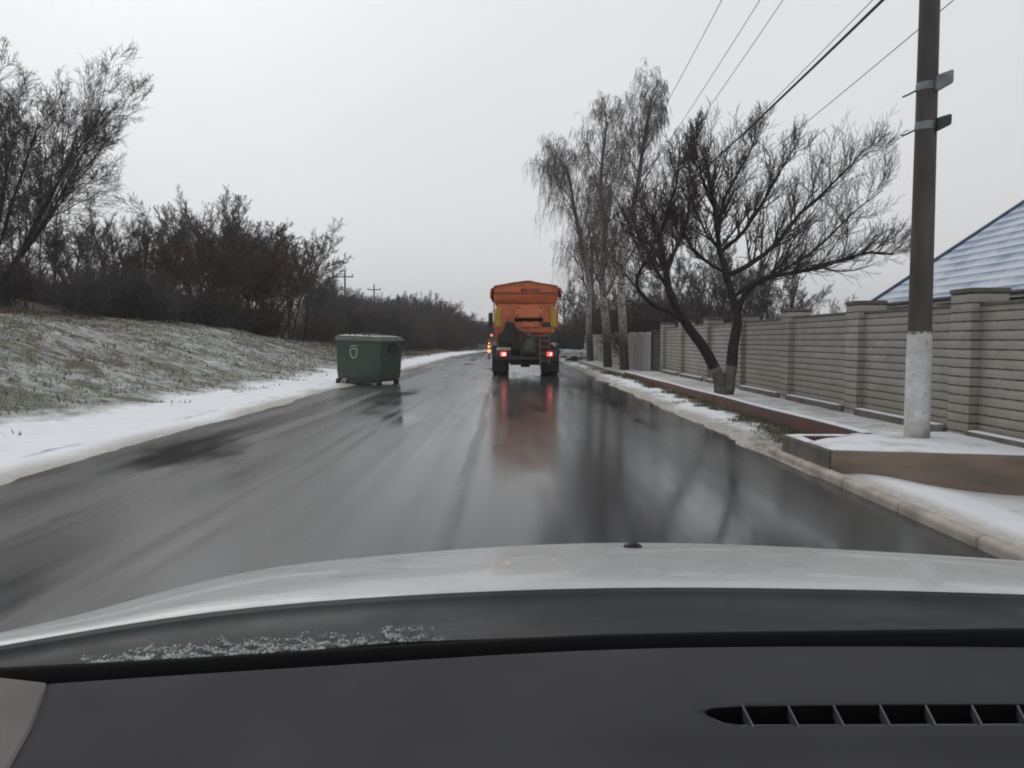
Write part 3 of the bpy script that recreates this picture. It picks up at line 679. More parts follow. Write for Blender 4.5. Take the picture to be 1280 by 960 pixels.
def to_mb(br, levels, sides):
    groups = {}
    for lv, pts, rad in br:
        if lv in levels: groups.setdefault((len(pts), sides[min(lv, len(sides) - 1)]), []).append((pts, rad))
    V, F, base = [], [], 0
    for (n, k), lst in groups.items():
        A = np.array([[tuple(p) for p in pts] for pts, _ in lst]); Rr = np.array([rad for _, rad in lst]); m_ = len(lst)
        T = np.empty_like(A); T[:, 1:-1] = A[:, 2:] - A[:, :-2]; T[:, 0] = A[:, 1] - A[:, 0]; T[:, -1] = A[:, -1] - A[:, -2]
        T /= np.maximum(np.linalg.norm(T, axis=2, keepdims=True), 1e-9)
        ref = np.where(np.abs(T[:, :1, 2:3]) < .8, np.array([0, 0, 1.0]), np.array([1.0, 0, 0])) * np.ones_like(T)
        U = np.cross(T, ref); U /= np.maximum(np.linalg.norm(U, axis=2, keepdims=True), 1e-9); W = np.cross(T, U)
        a = np.arange(k) * 2 * np.pi / k
        P3 = A[:, :, None] + (U[:, :, None] * np.cos(a)[:, None] + W[:, :, None] * np.sin(a)[:, None]) * Rr[:, :, None, None]
        V.append(P3.reshape(-1, 3))
        i, j = np.meshgrid(np.arange(n - 1), np.arange(k), indexing='ij'); j2 = (j + 1) % k
        q = np.stack([i * k + j, i * k + j2, (i + 1) * k + j2, (i + 1) * k + j], -1).reshape(-1, 4)
        F.append((q[None] + (base + np.arange(m_) * n * k)[:, None, None]).reshape(-1, 4)); base += m_ * n * k
    return np.concatenate(V), np.concatenate(F)
def clean_build(mb, name, mat_, parent, shade=True):
    if isinstance(mb, MB): vs_, fs_ = np.array(mb.v, dtype=np.float32), [f for f in mb.f]
    if isinstance(mb, MB):
        me = bpy.data.meshes.new(name); me.from_pydata(mb.v, [], mb.f); me.update(); return link(name, me, mat_, parent, shade=shade)
    V, F = mb
    me = bpy.data.meshes.new(name); me.vertices.add(len(V)); me.vertices.foreach_set('co', V.astype(np.float32).ravel())
    me.loops.add(F.size); me.loops.foreach_set('vertex_index', F.astype(np.int32).ravel())
    me.polygons.add(len(F)); me.polygons.foreach_set('loop_start', np.arange(0, F.size, 4, dtype=np.int32)); me.polygons.foreach_set('loop_total', np.full(len(F), 4, dtype=np.int32))
    me.update(calc_edges=True); return link(name, me, mat_, parent, shade=shade)
SIDES = (9, 6, 4, 3, 3, 3)
def tree_obj(name, br, split, tm, cm):
    o = empty(name)
    clean_build(to_mb(br, range(0, split), SIDES), 'trunk', tm, o)
    clean_build(to_mb(br, range(split, 9), SIDES), 'crown', cm, o)
    return o

def gen_tree(seed, H, stems, spread, rmin, dens=1.0, r0=None, lean=(0, 0), t00=.30, a0=(22, 56)):
    rmin = rmin * .68
    rg = random.Random(seed); br = []
    Pm = dict(seg=[7, 6, 5, 4, 3], tip=[.3, .3, .3, .3, .5], wob=[.09, .13, .16, .18, .2], trop=[.04, .06, .06, .04, .03], rmin=rmin,
              nch=[int(12 * dens), int(11 * dens), int(10 * dens), int(5 * dens)], t0=[t00, .20, .14, .1], ang=[a0, (20, 52), (18, 48), (18, 48)],
              len=[.60, .52, .50, .75], taperlen=[.55, .42, .35, .3], rr=[.42, .48, .55, .6])
    r0 = r0 or H * .011
    for s in range(stems):
        a = s * 2.4 + rg.uniform(-.4, .4); t = spread * (.35 + .65 * rg.random()) if stems > 1 else spread * .3
        d = norm(Vector((math.cos(a) * t + lean[0], math.sin(a) * t + lean[1], 1)))
        grow(br, rg, Vector((math.cos(a) * .15 * (stems > 1), math.sin(a) * .15 * (stems > 1), -.2)), d, H * rg.uniform(.78, 1.0), r0 * rg.uniform(.6, 1), 0, Pm)
    return br
def gen_bush(seed, H, rmin, stems=34):
    rmin = rmin * .75
    rg = random.Random(seed); br = []
    Pm = dict(seg=[5, 4, 3], tip=[.3, .4, .5], wob=[.2, .3, .35], trop=[.06, .1, .05], rmin=rmin, nch=[11, 7], t0=[.1, .1], ang=[(20, 65), (20, 70)],
              len=[.5, .5], taperlen=[.3, .3], rr=[.6, .7])
    for s in range(stems):
        a = rg.uniform(0, 6.28); t = rg.uniform(.1, .9); d = norm(Vector((math.cos(a) * t, math.sin(a) * t, 1)))
        q = H * .5 * math.sqrt(rg.random()); b = rg.uniform(0, 6.28)
        grow(br, rg, Vector((math.cos(b) * q, math.sin(b) * q, -.15)), d, H * rg.uniform(.5, 1.05), H * .008, 0, Pm)
    return br

def put(o, x, y, s=1.0, rz=0, label=None, cat=None, group=None, dz=0):
    o.location = (x, y, ground_z(x, y) - .05 + dz); o.rotation_euler = (0, 0, rz); o.scale = (s, s, s)
    if label: o['label'] = label
    if cat: o['category'] = cat
    if group: o['group'] = group
    return o
used = set()
def place(proto, x, y, s, rz, label, cat, group=None, dz=0):
    if proto.name in used: o = copy_tree(proto)
    else: used.add(proto.name); o = proto
    if 'group' in o and not group: del o['group']
    return put(o, x, y, s, rz, label, cat, group, dz)

rg = random.Random(12)
# big multi stemmed tree on the left
big = tree_obj('bare_tree', gen_tree(17, 8.7, 12, .57, .0076, .92, .10, (.03, -.02), .28, (16, 42)), 2, M['bark'], M['twig_grey'])
put(big, -19.3, 28, 1, .3, 'tallest bare multi stemmed tree at the left edge', 'tree')
# thicket trees
midA = tree_obj('bare_tree', gen_tree(21, 6.2, 4, .7, .010, .80, .075), 2, M['bark'], M['twig'])
midB = tree_obj('bare_tree', gen_tree(22, 6.0, 5, .8, .010, .74, .07), 2, M['bark'], M['twig'])
midC = tree_obj('bare_tree', gen_tree(23, 6.0, 3, .65, .010, .86, .085), 2, M['bark'], M['twig_grey'])
midD = tree_obj('bare_tree', gen_tree(24, 5.2, 7, .7, .011, .85, .05), 2, M['twig_brown'], M['twig_brown'])
bushA = empty('bare_bush'); clean_build(to_mb(gen_bush(31, 2.2, .009), range(9), (4, 3, 3)), 'foliage', M['twig'], bushA)
bushB = empty('bare_bush'); clean_build(to_mb(gen_bush(32, 2.0, .009), range(9), (4, 3, 3)), 'foliage', M['twig_grey'], bushB)
bushC = empty('bare_bush'); clean_build(to_mb(gen_bush(33, 2.3, .009), range(9), (4, 3, 3)), 'foliage', M['twig_brown'], bushC)
G1 = 'bare trees of the thicket on the left bank'
def at_px(px, y): return (px - 640) / FPX * y
def top_scale(x, y, pytop, px, h):
    zt = P(px, pytop, y).z; return max(.3, (zt - ground_z(x, y)) / h)
for (px, y, top, pr, h, lab) in (
    (60, 40, 215, midC, 6.0, None), (112, 36, 262, midA, 6.2, None), (152, 42, 240, midB, 6.0, None), (175, 38, 268, midC, 6.0, None), (212, 44, 250, midA, 6.2, None),
    (240, 47, 236, midB, 6.0, None), (268, 48, 232, midC, 6.0, None), (292, 46, 248, midA, 6.2, None), (318, 50, 246, midB, 6.0, None), (345, 48, 252, midA, 6.2, None),
    (362, 54, 280, midC, 6.0, None), (205, 36, 290, midD, 5.2, None), (378, 56, 312, midB, 6, None), (395, 62, 330, midA, 6.2, None), (20, 34, 250, midB, 6, None), (90, 50, 255, midA, 6.2, None),
    (415, 70, 345, midC, 6, None)):
    x = at_px(px, y); place(pr, x, y, top_scale(x, y, top, px, h * 1.16), rg.uniform(0, 6.28), 'bare dark tree in the thicket behind the left bank crest', 'tree', G1)
for px, y, top in ((278, 40, 305), (300, 41, 300), (322, 43, 308), (340, 44, 318)):
    x = at_px(px, y); place(midD, x, y, top_scale(x, y, top, px, 5.1), rg.uniform(0, 6.28), 'rusty brown shrub at the foot of the left thicket', 'shrub', 'rusty brown shrubs of the left thicket')
G2 = 'bare bushes of the thicket on the left bank'
for k in range(60):
    px = rg.uniform(-40, 430); y = rg.uniform(27, 52) + max(0, px - 250) * .09
    x = at_px(px, y); s_ = RL - x + off(y)
    if s_ < 9.3: 
        x = RL - rg.uniform(9.3, 14); 
    place(rg.choice((bushA, bushA, bushB, bushC)), x, y, rg.uniform(.6, 1.05), rg.uniform(0, 6.28), 'low tangled bare bush along the crest of the left bank', 'bush', G2)
# far treeline on the left, as separate trees
G3 = 'trees of the far treeline beyond the dumpster'
def far_top(px):
    return float(np.interp(px, [400, 430, 460, 490, 520, 545, 560, 575, 590, 605, 620, 660], [350, 366, 368, 366, 372, 370, 374, 386, 394, 398, 404, 412]))
for k in range(66):
    px = 405 + (k + rg.random()) * 215 / 66; y = rg.uniform(82, 150)
    x = at_px(px, y); pr = rg.choice((midA, midB, midC, midD)); h = 5.9
    place(pr, x, y, top_scale(x, y, far_top(px) + rg.uniform(0, 14), px, h), rg.uniform(0, 6.28), 'bare tree in the far dark treeline between dumpster and truck', 'tree', G3)
G4 = 'bushes below the far treeline'
for k in range(60):
    px = 400 + (k + rg.random()) * 215 / 60; y = rg.uniform(62, 105)
    x = at_px(px, y)
    if RL - (x - off(y)) < 4.5: x = RL + off(y) - rg.uniform(4.5, 9)
    place(rg.choice((bushA, bushB, bushC)), x, y, rg.uniform(.9, 1.7), rg.uniform(0, 6.28), 'bare bush at the foot of the far treeline by the road', 'bush', G4)
# dark growth behind the truck and the slab fence
G5 = 'bushes and trees behind the slab fence'
for k in range(46):
    px = rg.uniform(690, 905); y = rg.uniform(56, 84) if px < 760 else rg.uniform(34, 60)
    x = at_px(px, y)
    if y < 56 and x < WF + 1.2: x = WF + rg.uniform(1.2, 5)
    if abs(x - off(y) + .8) < 5: x = off(y) + rg.uniform(4.6, 9)
    place(rg.choice((bushA, bushA, bushC, bushB)), x, y, rg.uniform(1.0, 1.75), rg.uniform(0, 6.28), 'dark bare bush growing behind the slab fence', 'bush', G5)
G6 = 'small trees behind the brick wall'
for px, y, top in ((965, 24, 335), (1000, 27, 352), (935, 26, 345), (890, 40, 318), (850, 42, 322), (820, 46, 330), (760, 64, 352), (715, 72, 372), (735, 78, 360)):
    x = at_px(px, y); pr = (midA, midB, midC)[int(px) % 3]; x = max(x, WF + 1.4)
    if y < 30: place(pr, x, y, top_scale(x, y, top, px, 5.8), rg.uniform(0, 6.28), 'small bare tree showing over the brick wall behind the fruit tree', 'tree', G6)
    else: place(pr, x, y, top_scale(x, y, top, px, 5.8), rg.uniform(0, 6.28), 'small bare tree behind the birches and slab fence', 'tree', 'small trees behind the birches')

# birches
def gen_birch(seed, pts, r0, side=(0, 0), spreadL=1.0):
    rg = random.Random(seed); br = []
    pts = [Vector(p) for p in pts]; n = len(pts); rad = [r0 * (1 - .82 * i / (n - 1)) for i in range(n)]
    br.append((0, pts, rad)); ds = [norm(pts[min(i + 1, n - 1)] - pts[max(0, i - 1)]) for i in range(n)]
    H = pts[-1].z - pts[0].z
    Pm = dict(seg=[1, 6, 7, 7, 5], tip=[.3, .25, .35, .5, .6], wob=[.1, .13, .16, .12, .15], trop=[0, .09, -.08, -.5, -.5], rmin=.0040,
              nch=[28, 10, 8, 4], t0=[.26, .18, .10, .1], ang=[(24, 58), (22, 60), (25, 80), (12, 40)],
              len=[.38 * spreadL, .5, .80, .6], taperlen=[.60, .35, .1, .1], rr=[.34, .45, .5, .7])
    spawn(br, rg, pts, rad, ds, H, 0, Pm); return br
def birch(seed, base, path, r0, label, spreadL=1.0, low=1.0):
    x, y = base; z = ground_z(x, y)
    o = empty('birch_tree', (x, y, z - .05)); tag(o, label, 'tree')
    loc = [Vector(p) - Vector((x, y, z - .05)) for p in path]
    br = gen_birch(seed, [Vector((0, 0, -.1))] + loc, r0, spreadL=spreadL)
    clean_build(to_mb(br, (0,), (12,)), 'trunk', M['birch'], o)
    clean_build(to_mb(br, range(1, 9), (8, 5, 4, 3, 3)), 'crown', M['birch_twig'], o)
    if low:
        p1 = loc[0]; mb = MB(); mb.tube([(0, 0, -.05), (p1 * .55), (p1 * 1.02)], [r0 * 1.25, r0 * 1.06, r0 * .98], 12); mb.build('lower_bark', M['bark'] if low == 1 else M['concrete'], o, shade=True)
    return o
birch(51, (4.55, 31), [P(779, 418, 31), P(776, 360, 31), P(782, 300, 30.8), P(797, 235, 30.6), P(803, 190, 30.4), P(810, 150, 30.2), P(814, 122, 30)], .19, 'birch with whitewashed trunk, its thin tip the highest of the three', .85, 0)
birch(52, (4.25, 34), [P(758, 410, 34), P(752, 350, 34), P(757, 290, 34.1), P(750, 235, 34.3), P(754, 190, 34.5), P(759, 152, 34.7)], .20, 'middle birch with dark lower trunk between the two paler birches', .85, 0)
birch(53, (4.5, 44), [P(736, 405, 44), P(737, 360, 44), P(728, 310, 43.7), P(718, 262, 43.3), P(712, 222, 43), P(705, 205, 42.8)], .20, 'farthest birch with black flecked white trunk leaning over the road', 1.15, 0)

# fruit tree by the wall: two leaning stems with long limbs
def fruit_tree():
    x, y = 4.14, 15.0; z = ground_z(x, y)
    o = empty('fruit_tree', (x, y, z - .03)); tag(o, 'bare fruit tree forking into two stems beside the terrace kerb', 'tree')
    base = Vector((x, y, z - .03)); rg = random.Random(77); br = []
    low_limb = []
    def limb(lst, r0, r1, lv, dd=0):
        pts = [P(*q) - base for q in lst]; 
        out = []                      # resample with a catmull-rom for smooth limbs
        for i in range(len(pts) - 1):
            a, b, c, d = pts[max(i - 1, 0)], pts[i], pts[i + 1], pts[min(i + 2, len(pts) - 1)]
            for k in range(3):
                t = k / 3; out.append(.5 * ((2 * b) + (c - a) * t + (2 * a - 5 * b + 4 * c - d) * t * t + (3 * b - a - 3 * c + d) * t ** 3) + rdir(rg) * .012)
        out.append(pts[-1]); n = len(out); rad = [r0 + (r1 - r0) * i / (n - 1) for i in range(n)]
        br.append((lv, out, rad)); return out, rad
    L = []
    L.append(limb([(901, 496, 15), (897, 470, 15), (878, 433, 14.9), (857, 404, 14.8), (840, 372, 14.7), (831, 335, 14.6), (823, 300, 14.6), (815, 268, 14.5)], .125, .035, 0))
    L.append(limb([(908, 496, 15), (914, 458, 15.05), (918, 424, 15.1), (922, 396, 15.2), (915, 370, 15.3), (908, 342, 15.4), (900, 313, 15.5), (895, 280, 15.5), (890, 245, 15.4), (884, 205, 15.3)], .125, .022, 0))
    L.append(limb([(857, 404, 14.8), (838, 391, 14.5), (814, 379, 14.2), (799, 362, 14.0), (797, 345, 13.9), (808, 325, 13.8), (820, 300, 13.7)], .055, .015, 1))
    L.append(limb([(922, 390, 15.2), (936, 361, 15.0), (962, 347, 14.7), (1000, 339, 14.3), (1050, 325, 13.9), (1085, 316, 13.6), (1117, 318, 13.4)], .062, .012, 1))
    L.append(limb([(909, 345, 15.4), (936, 331, 15.5), (966, 308, 15.6), (1000, 268, 15.7), (1030, 240, 15.8), (1058, 212, 15.9), (1080, 186, 16)], .058, .010, 1))
    L.append(limb([(916, 371, 15.3), (946, 351, 15.5), (978, 338, 15.8), (1022, 310, 16.2), (1052, 280, 16.5), (1076, 258, 16.7), (1104, 238, 16.9)], .045, .008, 1))
    L.append(limb([(900, 315, 15.5), (930, 289, 15.3), (955, 250, 15.0), (976, 214, 14.8), (993, 186, 14.6)], .045, .008, 1))
    L.append(limb([(895, 285, 15.5), (906, 248, 15.8), (924, 213, 16.1), (940, 183, 16.3), (944, 165, 16.4)], .035, .008, 1))
    L.append(limb([(891, 255, 15.4), (877, 218, 15.1), (870, 190, 14.9), (868, 163, 14.8)], .03, .008, 1))
    L.append(limb([(831, 335, 14.6), (850, 302, 14.9), (860, 262, 15.1), (863, 215, 15.3)], .04, .009, 1))
    L.append(limb([(840, 372, 14.7), (818, 332, 15.0), (800, 300, 15.3), (788, 262, 15.5)], .04, .009, 1))
    L.append(limb([(823, 300, 14.6), (835, 265, 14.3), (846, 225, 14.1), (850, 190, 14.0)], .03, .008, 1))
    L.append(limb([(908, 342, 15.4), (880, 325, 15.2), (858, 300, 14.9), (845, 270, 14.7)], .035, .009, 1))
    L.append(limb([(900, 313, 15.5), (882, 290, 15.9), (868, 262, 16.2), (862, 240, 16.3)], .03, .009, 1))
    Pm = dict(seg=[1, 1, 5, 4, 3], tip=[.3, .3, .3, .4, .6], wob=[.1, .1, .13, .16, .18], trop=[0, 0, .20, .12, .06], rmin=.0033,
              nch=[15, 24, 12, 5], t0=[.62, .16, .10, .1], ang=[(30, 65), (25, 58), (20, 48), (18, 45)],
              len=[.25, .38, .48, .62], taperlen=[.2, .42, .3, .3], rr=[.45, .5, .55, .65])
    for lv, pts, rad in list(br):
        ds = [norm(pts[min(i + 1, len(pts) - 1)] - pts[max(0, i - 1)]) for i in range(len(pts))]
        ln = sum((pts[i + 1] - pts[i]).length for i in range(len(pts) - 1))
        if rad[0] == .055: Pm['nch'][1] = 9
        elif rad[0] > .12: Pm['nch'][1] = 18
        else: Pm['nch'][1] = 25
        Pm['t0'][1] = .66 if rad[0] > .12 else (.5 if rad[0] == .055 else .16)
        spawn(br, rg, pts, rad, ds, max(1.7, ln), 1, Pm)
    clean_build(to_mb(br, (0, 1), (12, 8)), 'trunk', M['bark'], o)
    clean_build(to_mb(br, range(2, 9), (8, 6, 4, 3, 3)), 'crown', M['twig'], o)
    for idx, kk in ((0, 5), (1, 4)):
        pts, rad = L[idx]; mb = MB(); mb.tube(pts[:kk], [r + .005 for r in rad[:kk]], 14); mb.build('whitewashed_bark', M['bark_pale'], o, shade=True)
    return o
fruit_tree()

# brush heap under snow
bp = empty('brush_heap', (3.75, 46, ground_z(3.75, 46))); tag(bp, 'heap of cut branches dusted with snow at the road edge', 'brush heap')
rg = random.Random(8); mb = MB(); ms = MB()
for k in range(70):
    a = rg.uniform(0, 3.14); r_ = rg.uniform(.2, 1.0); c_ = Vector((rg.gauss(0, .35), rg.gauss(0, .5), rg.uniform(0, .55))); d_ = Vector((math.cos(a), math.sin(a), rg.uniform(-.15, .35))) * r_
    pts_ = [c_ - d_, c_ + Vector((0, 0, .05)), c_ + d_]; mb.tube(pts_, [.02, .016, .008], 5)
    if c_.z > .25: ms.tube([p_ + Vector((0, 0, .022)) for p_ in pts_], [.022, .03, .014], 5)
mb.build('branches', M['bark'], bp); ms.build('snow_cap', M['snow'], bp)

# ------------------------------------------------------------------ truck
TX, TY = .50, 27.6
tr = empty('gritter_truck', (TX, TY, .0)); tag(tr, 'orange gritter truck with tarpaulin covered hopper and glowing red tail lights', 'truck')
mb = MB()
for s in (-1, 1): mb.box((s * .42, 3.7, .92), (.12, 7.2, .26))
for y in (.25, 2.1, 4.2): mb.box((0, y, .92), (.72, .16, .2))
mb.lathe([(.05, -.95), (.09, -.9), (.10, -.2), (.24, -.16), (.24, .16), (.10, .2), (.09, .9), (.05, .95)], c=(0, 1.35, .52), axis='x', k=16)
mb.lathe([(.05, -.95), (.09, -.9), (.10, -.2), (.24, -.16), (.24, .16), (.10, .2), (.09, .9), (.05, .95)], c=(0, 2.7, .52), axis='x', k=16)
mb.box((0, .15, .55), (1.15, .2, .30)); mb.box((0, 3.9, .65), (1.9, 1.0, .5))
mb.build('chassis', M['dark_metal'], tr, bevel=.012)
def wheel(x, y, w=.27):
    mb = MB(); mb.lathe([(.30, -w * .42), (.44, -w * .5), (.505, -w * .42), (.52, -w * .25), (.52, w * .25), (.505, w * .42), (.44, w * .5), (.30, w * .42)], c=(0, 0, 0), axis='x', k=28)
    t = mb.build('wheel', M['rubber'], tr, shade=True); t.location = (x, y, .52)
    mb = MB(); mb.lathe([(.29, -w * .40), (.31, -w * .44), (.27, -w * .3), (.12, -w * .18), (.10, -w * .3), (.04, -w * .32)], axis='x', k=20)
    mb.lathe([(.29, w * .40), (.31, w * .44), (.27, w * .3), (.12, w * .18), (.10, w * .3), (.04, w * .32)], axis='x', k=20); mb.build('rim', M['rim'], t, shade=True)
for y in (1.35, 2.7):
    for x in (-1.09, -.77, .77, 1.09): wheel(x, y)
for x in (-1.03, 1.03): wheel(x, 6.3, .30)
for s in (-1, 1):
    mb = MB(); mb.box((s * .92, .62, .42), (.62, .03, .60)); mb.build('mud_flap', M['rubber'], tr, bevel=.01)
    mb = MB(); mb.loft([[(s * x, y, z) for x in (.58, 1.24)] + [(s * x, y, z + .03) for x in (1.24, .58)] for y, z in ((.55, .82), (.7, 1.08), (1.3, 1.16), (2.8, 1.16), (3.3, .95))]); mb.build('mudguard', M['dark_metal'], tr)
# hopper with flared upper band
def prof(y, k=0):
    return [(-.55, y, 1.55), (.55, y, 1.55), (1.04, y, 2.62), (1.15, y, 2.70), (1.16, y, 3.22), (-1.16, y, 3.22), (-1.15, y, 2.70), (-1.04, y, 2.62)]
mb = MB(); mb.loft([prof(.30), prof(4.7)]); hop = mb.build('hopper', M['orange'], tr, bevel=.02)
mb = MB()
mb.box((0, .20, 2.08), (2.08, .16, 1.02)); mb.build('tailboard', M['orange'], hop, bevel=.015)
mb = MB(); mb.loft([[(-1.06, y, 2.60), (1.06, y, 2.60), (1.15, y - .10, 2.72), (1.16, y - .12, 2.96), (-1.16, y - .12, 2.96), (-1.15, y - .10, 2.72)] for y in (.29, .12)])
mb.build('flared_band', M['orange'], hop, bevel=.012)
mb = MB(); mb.loft([[(-1.15, y, 2.985), (1.15, y, 2.985), (1.14, y, 3.25), (.4, y, 3.37), (-.4, y, 3.37), (-1.14, y, 3.25)] for y in (.04, .28)]); mb.build('gable_panel', M['orange'], hop, bevel=.012)
mb = MB(); mb.box((0, -.0, 2.972), (2.3, .03, .022)); mb.build('seam', M['lettering'], hop)
for s in (-1, 1):
    for y in (1.1, 1.9, 2.7, 3.5, 4.3):
        mb = MB(); mb.bar((s * .60, y, 1.62), (s * 1.12, y, 2.68), .05, .06); mb.build('rib', M['orange'], hop)
    mb = MB(); mb.box((s * .995, .085, 2.10), (.21, .05, .68)); mb.build('warning_board', M['yellow'], tr, bevel=.01)
    mb = MB(); mb.bar((s * 1.14, .12, 1.70), (s * 1.14, .12, 2.62), .05, .05); mb.build('corner_post', M['orange'], tr)
mb = MB(); mb.box((.115, .095, 2.325), (1.02, .05, .44)); pn = mb.build('inspection_panel', M['orange_light'], hop, bevel=.012)
for x in (-.30, .53):
    for z in (2.18, 2.47):
        mb = MB(); mb.lathe([(.035, 0), (.035, .03), (.02, .04)], c=(x, .07, z), m=Matrix.Rotation(R(90), 3, 'X'), k=10); mb.build('latch', M['dark_metal'], pn)
mb = MB(); mb.box((.1, .10, 2.02), (1.0, .05, .11)); mb.build('slot', M['black'], hop)
mb = MB(); mb.box((.16, .09, 1.86), (.62, .06, .17)); mb.build('chute_door', M['orange_light'], hop, bevel=.01)
mb = MB()
for x in (-.02, .34): mb.box((x, .05, 1.955), (.2, .03, .03))
mb.build('hinge', M['orange_light'], hop)
mb = MB(); mb.box((.75, .10, 1.86), (.34, .06, .16)); mb.build('vent_grille', M['dark_metal'], hop, bevel=.01)
# tarpaulin
def tp(y, dz=0):
    xs_ = np.linspace(-1.27, 1.27, 19); top = []
    for x in xs_:
        z = 3.42 - .20 * max(0, (abs(x) - .10) / 1.07) if abs(x) < 1.17 else 3.22 - (abs(x) - 1.17) * 2.6
        top.append((x, y, z + dz + .012 * math.sin(x * 9 + y * 5)))
    return top + [(x, y, z - .035) for x, y, z in reversed(top)]
mb = MB(); mb.loft([tp(.0 + i * .25, .012 * math.sin(i * 1.9)) for i in range(20)]); tarp = mb.build('tarpaulin', M['tarp'], tr, shade=False)
for s in (-1, 1):
    mb = MB(); mb.loft([[(s * 1.20, y, 3.20), (s * 1.275, y, 3.10), (s * 1.29, y, 2.84 + .03 * math.sin(y * 7)), (s * 1.25, y, 2.82), (s * 1.185, y, 3.12)] for y in np.linspace(.02, 1.2 if s > 0 else 4.6, 8)]); mb.build('tarpaulin_flap', M['tarp'], tarp)
# lettering with its emblem
def text(s, size, loc, mat_, parent, name, rot=(R(90), 0, 0), ext=.004):
    cu = bpy.data.curves.new(name, 'FONT'); cu.body = s; cu.size = size; cu.extrude = ext; cu.align_x = 'LEFT'; cu.align_y = 'CENTER'
    t = bpy.data.objects.new(name, cu); col.objects.link(t); t.location = loc; t.rotation_euler = rot
    bpy.context.view_layer.update(); dg = bpy.context.evaluated_depsgraph_get()
    me_ = bpy.data.meshes.new_from_object(t.evaluated_get(dg)); bpy.data.objects.remove(t); me_.materials.clear()
    o = link(name, me_, mat_, parent); o.location = loc; o.rotation_euler = rot; return o
text('БЕЦЕМА', .125, (-.02, .030, 3.075), M['lettering'], hop, 'lettering')
mb = MB(); ring = lambda rx, rz_, y: [(-.11 + rx * math.cos(a), y, 3.075 + rz_ * math.sin(a)) for a in np.linspace(0, 2 * math.pi, 20, endpoint=False)]
mb.loft([ring(.075, .055, .035), ring(.075, .055, .02), ring(.045, .03, .02), ring(.045, .03, .035)], cap=False); mb.box((-.11, .028, 3.075), (.02, .012, .075)); mb.build('emblem', M['lettering'], hop)
# spreader gear
spg = MB(); spg.lathe([(.11, 1.60), (.13, 1.45), (.30, 1.1), (.33, .92), (.30, .78), (.10, .74)], c=(.12, -.08, 0), k=16); spg.build('spreader_cone', M['spreader'], tr, shade=True)
mb = MB(); mb.lathe([(.06, .60), (.36, .60), (.38, .625), (.36, .65), (.06, .66)], c=(.1, -.15, 0), k=20); mb.build('spinner_disc', M['spreader'], tr)
mb = MB(); mb.loft([[(-1.02, y, 1.05), (-.30, y, 1.05), (-.26, y, 1.55), (-.42, y, 1.92), (-.72, y, 1.98), (-.80, y, 1.62), (-1.0, y, 1.5)] for y in (-.22, .14)]); mb.build('rubber_hood', M['rubber'], tr, bevel=.03)
mb = MB(); mb.tube([(-.45, -.28, 1.78), (-.2, -.3, 1.62), (.02, -.26, 1.45), (.2, -.2, 1.35)], .03, 8); mb.tube([(-.9, -.27, 1.3), (-.5, -.32, 1.2), (-.3, -.3, .95)], .025, 8); mb.build('hose', M['dark_metal'], tr, shade=True)
mb = MB(); mb.bar((-.16, -.27, .72), (-.16, -.27, 1.35), .04); mb.bar((.48, -.27, .72), (.48, -.27, 1.5), .04); mb.bar((-.18, -.27, .80), (.5, -.27, .80), .04); mb.bar((-.18, -.27, 1.1), (.5, -.27, 1.1), .03); mb.build('spreader_frame', M['spreader'], tr)
mb = MB(); mb.box((-.05, -.05, 1.18), (1.7, .2, .5)); mb.box((.85, .05, 1.25), (.5, .14, .5)); mb.build('hydraulic_box', M['dark_metal'], tr, bevel=.03)
# ladder
mb = MB()
for x in (.50, .83): mb.bar((x, -.33, .44), (x, -.26, 1.52), .04, .03)
for z in (.55, .82, 1.05, 1.28, 1.46): mb.bar((.5, -.31, z), (.83, -.31, z), .032)
mb.build('ladder', M['ladder'], tr)
# bumper, lights, plates
mb = MB(); mb.box((0, -.22, .66), (2.3, .10, .16)); mb.box((-.85, -.20, .78), (.62, .10, .34)); mb.box((.86, -.20, .78), (.62, .10, .34)); mb.build('rear_bumper', M['dark_metal'], tr, bevel=.015)
def tl(x, sx):
    mb = MB(); mb.box((x, -.275, .80), (.42, .05, .17)); h_ = mb.build('tail_light', M['lens_dull'], tr, bevel=.012)
    mb = MB(); mb.box((x + sx, -.305, .80), (.20, .02, .15)); l_ = mb.build('lit_lens', M['tail'], h_, bevel=.02)
    mb = MB(); mb.box((x + sx + .015, -.318, .80), (.10, .012, .09)); mb.build('lit_bulb', M['tail_core'], h_, bevel=.02)
tl(-.86, .06); tl(.90, -.06)
mb = MB(); mb.box((-.80, -.30, .985), (.50, .02, .11)); pl = mb.build('number_plate', M['plate_yellow'], tr, bevel=.006)
mb = MB(); mb.box((-1.0, -.313, .985), (.08, .006, .10)); mb.build('plate_band', M['plate_white'], pl)
mb = MB(); mb.box((.98, -.20, 1.17), (.17, .02, .06)); mb.box((1.02, -.20, 1.12), (.06, .02, .10)); mb.build('side_marker', M['white_paint'], tr)
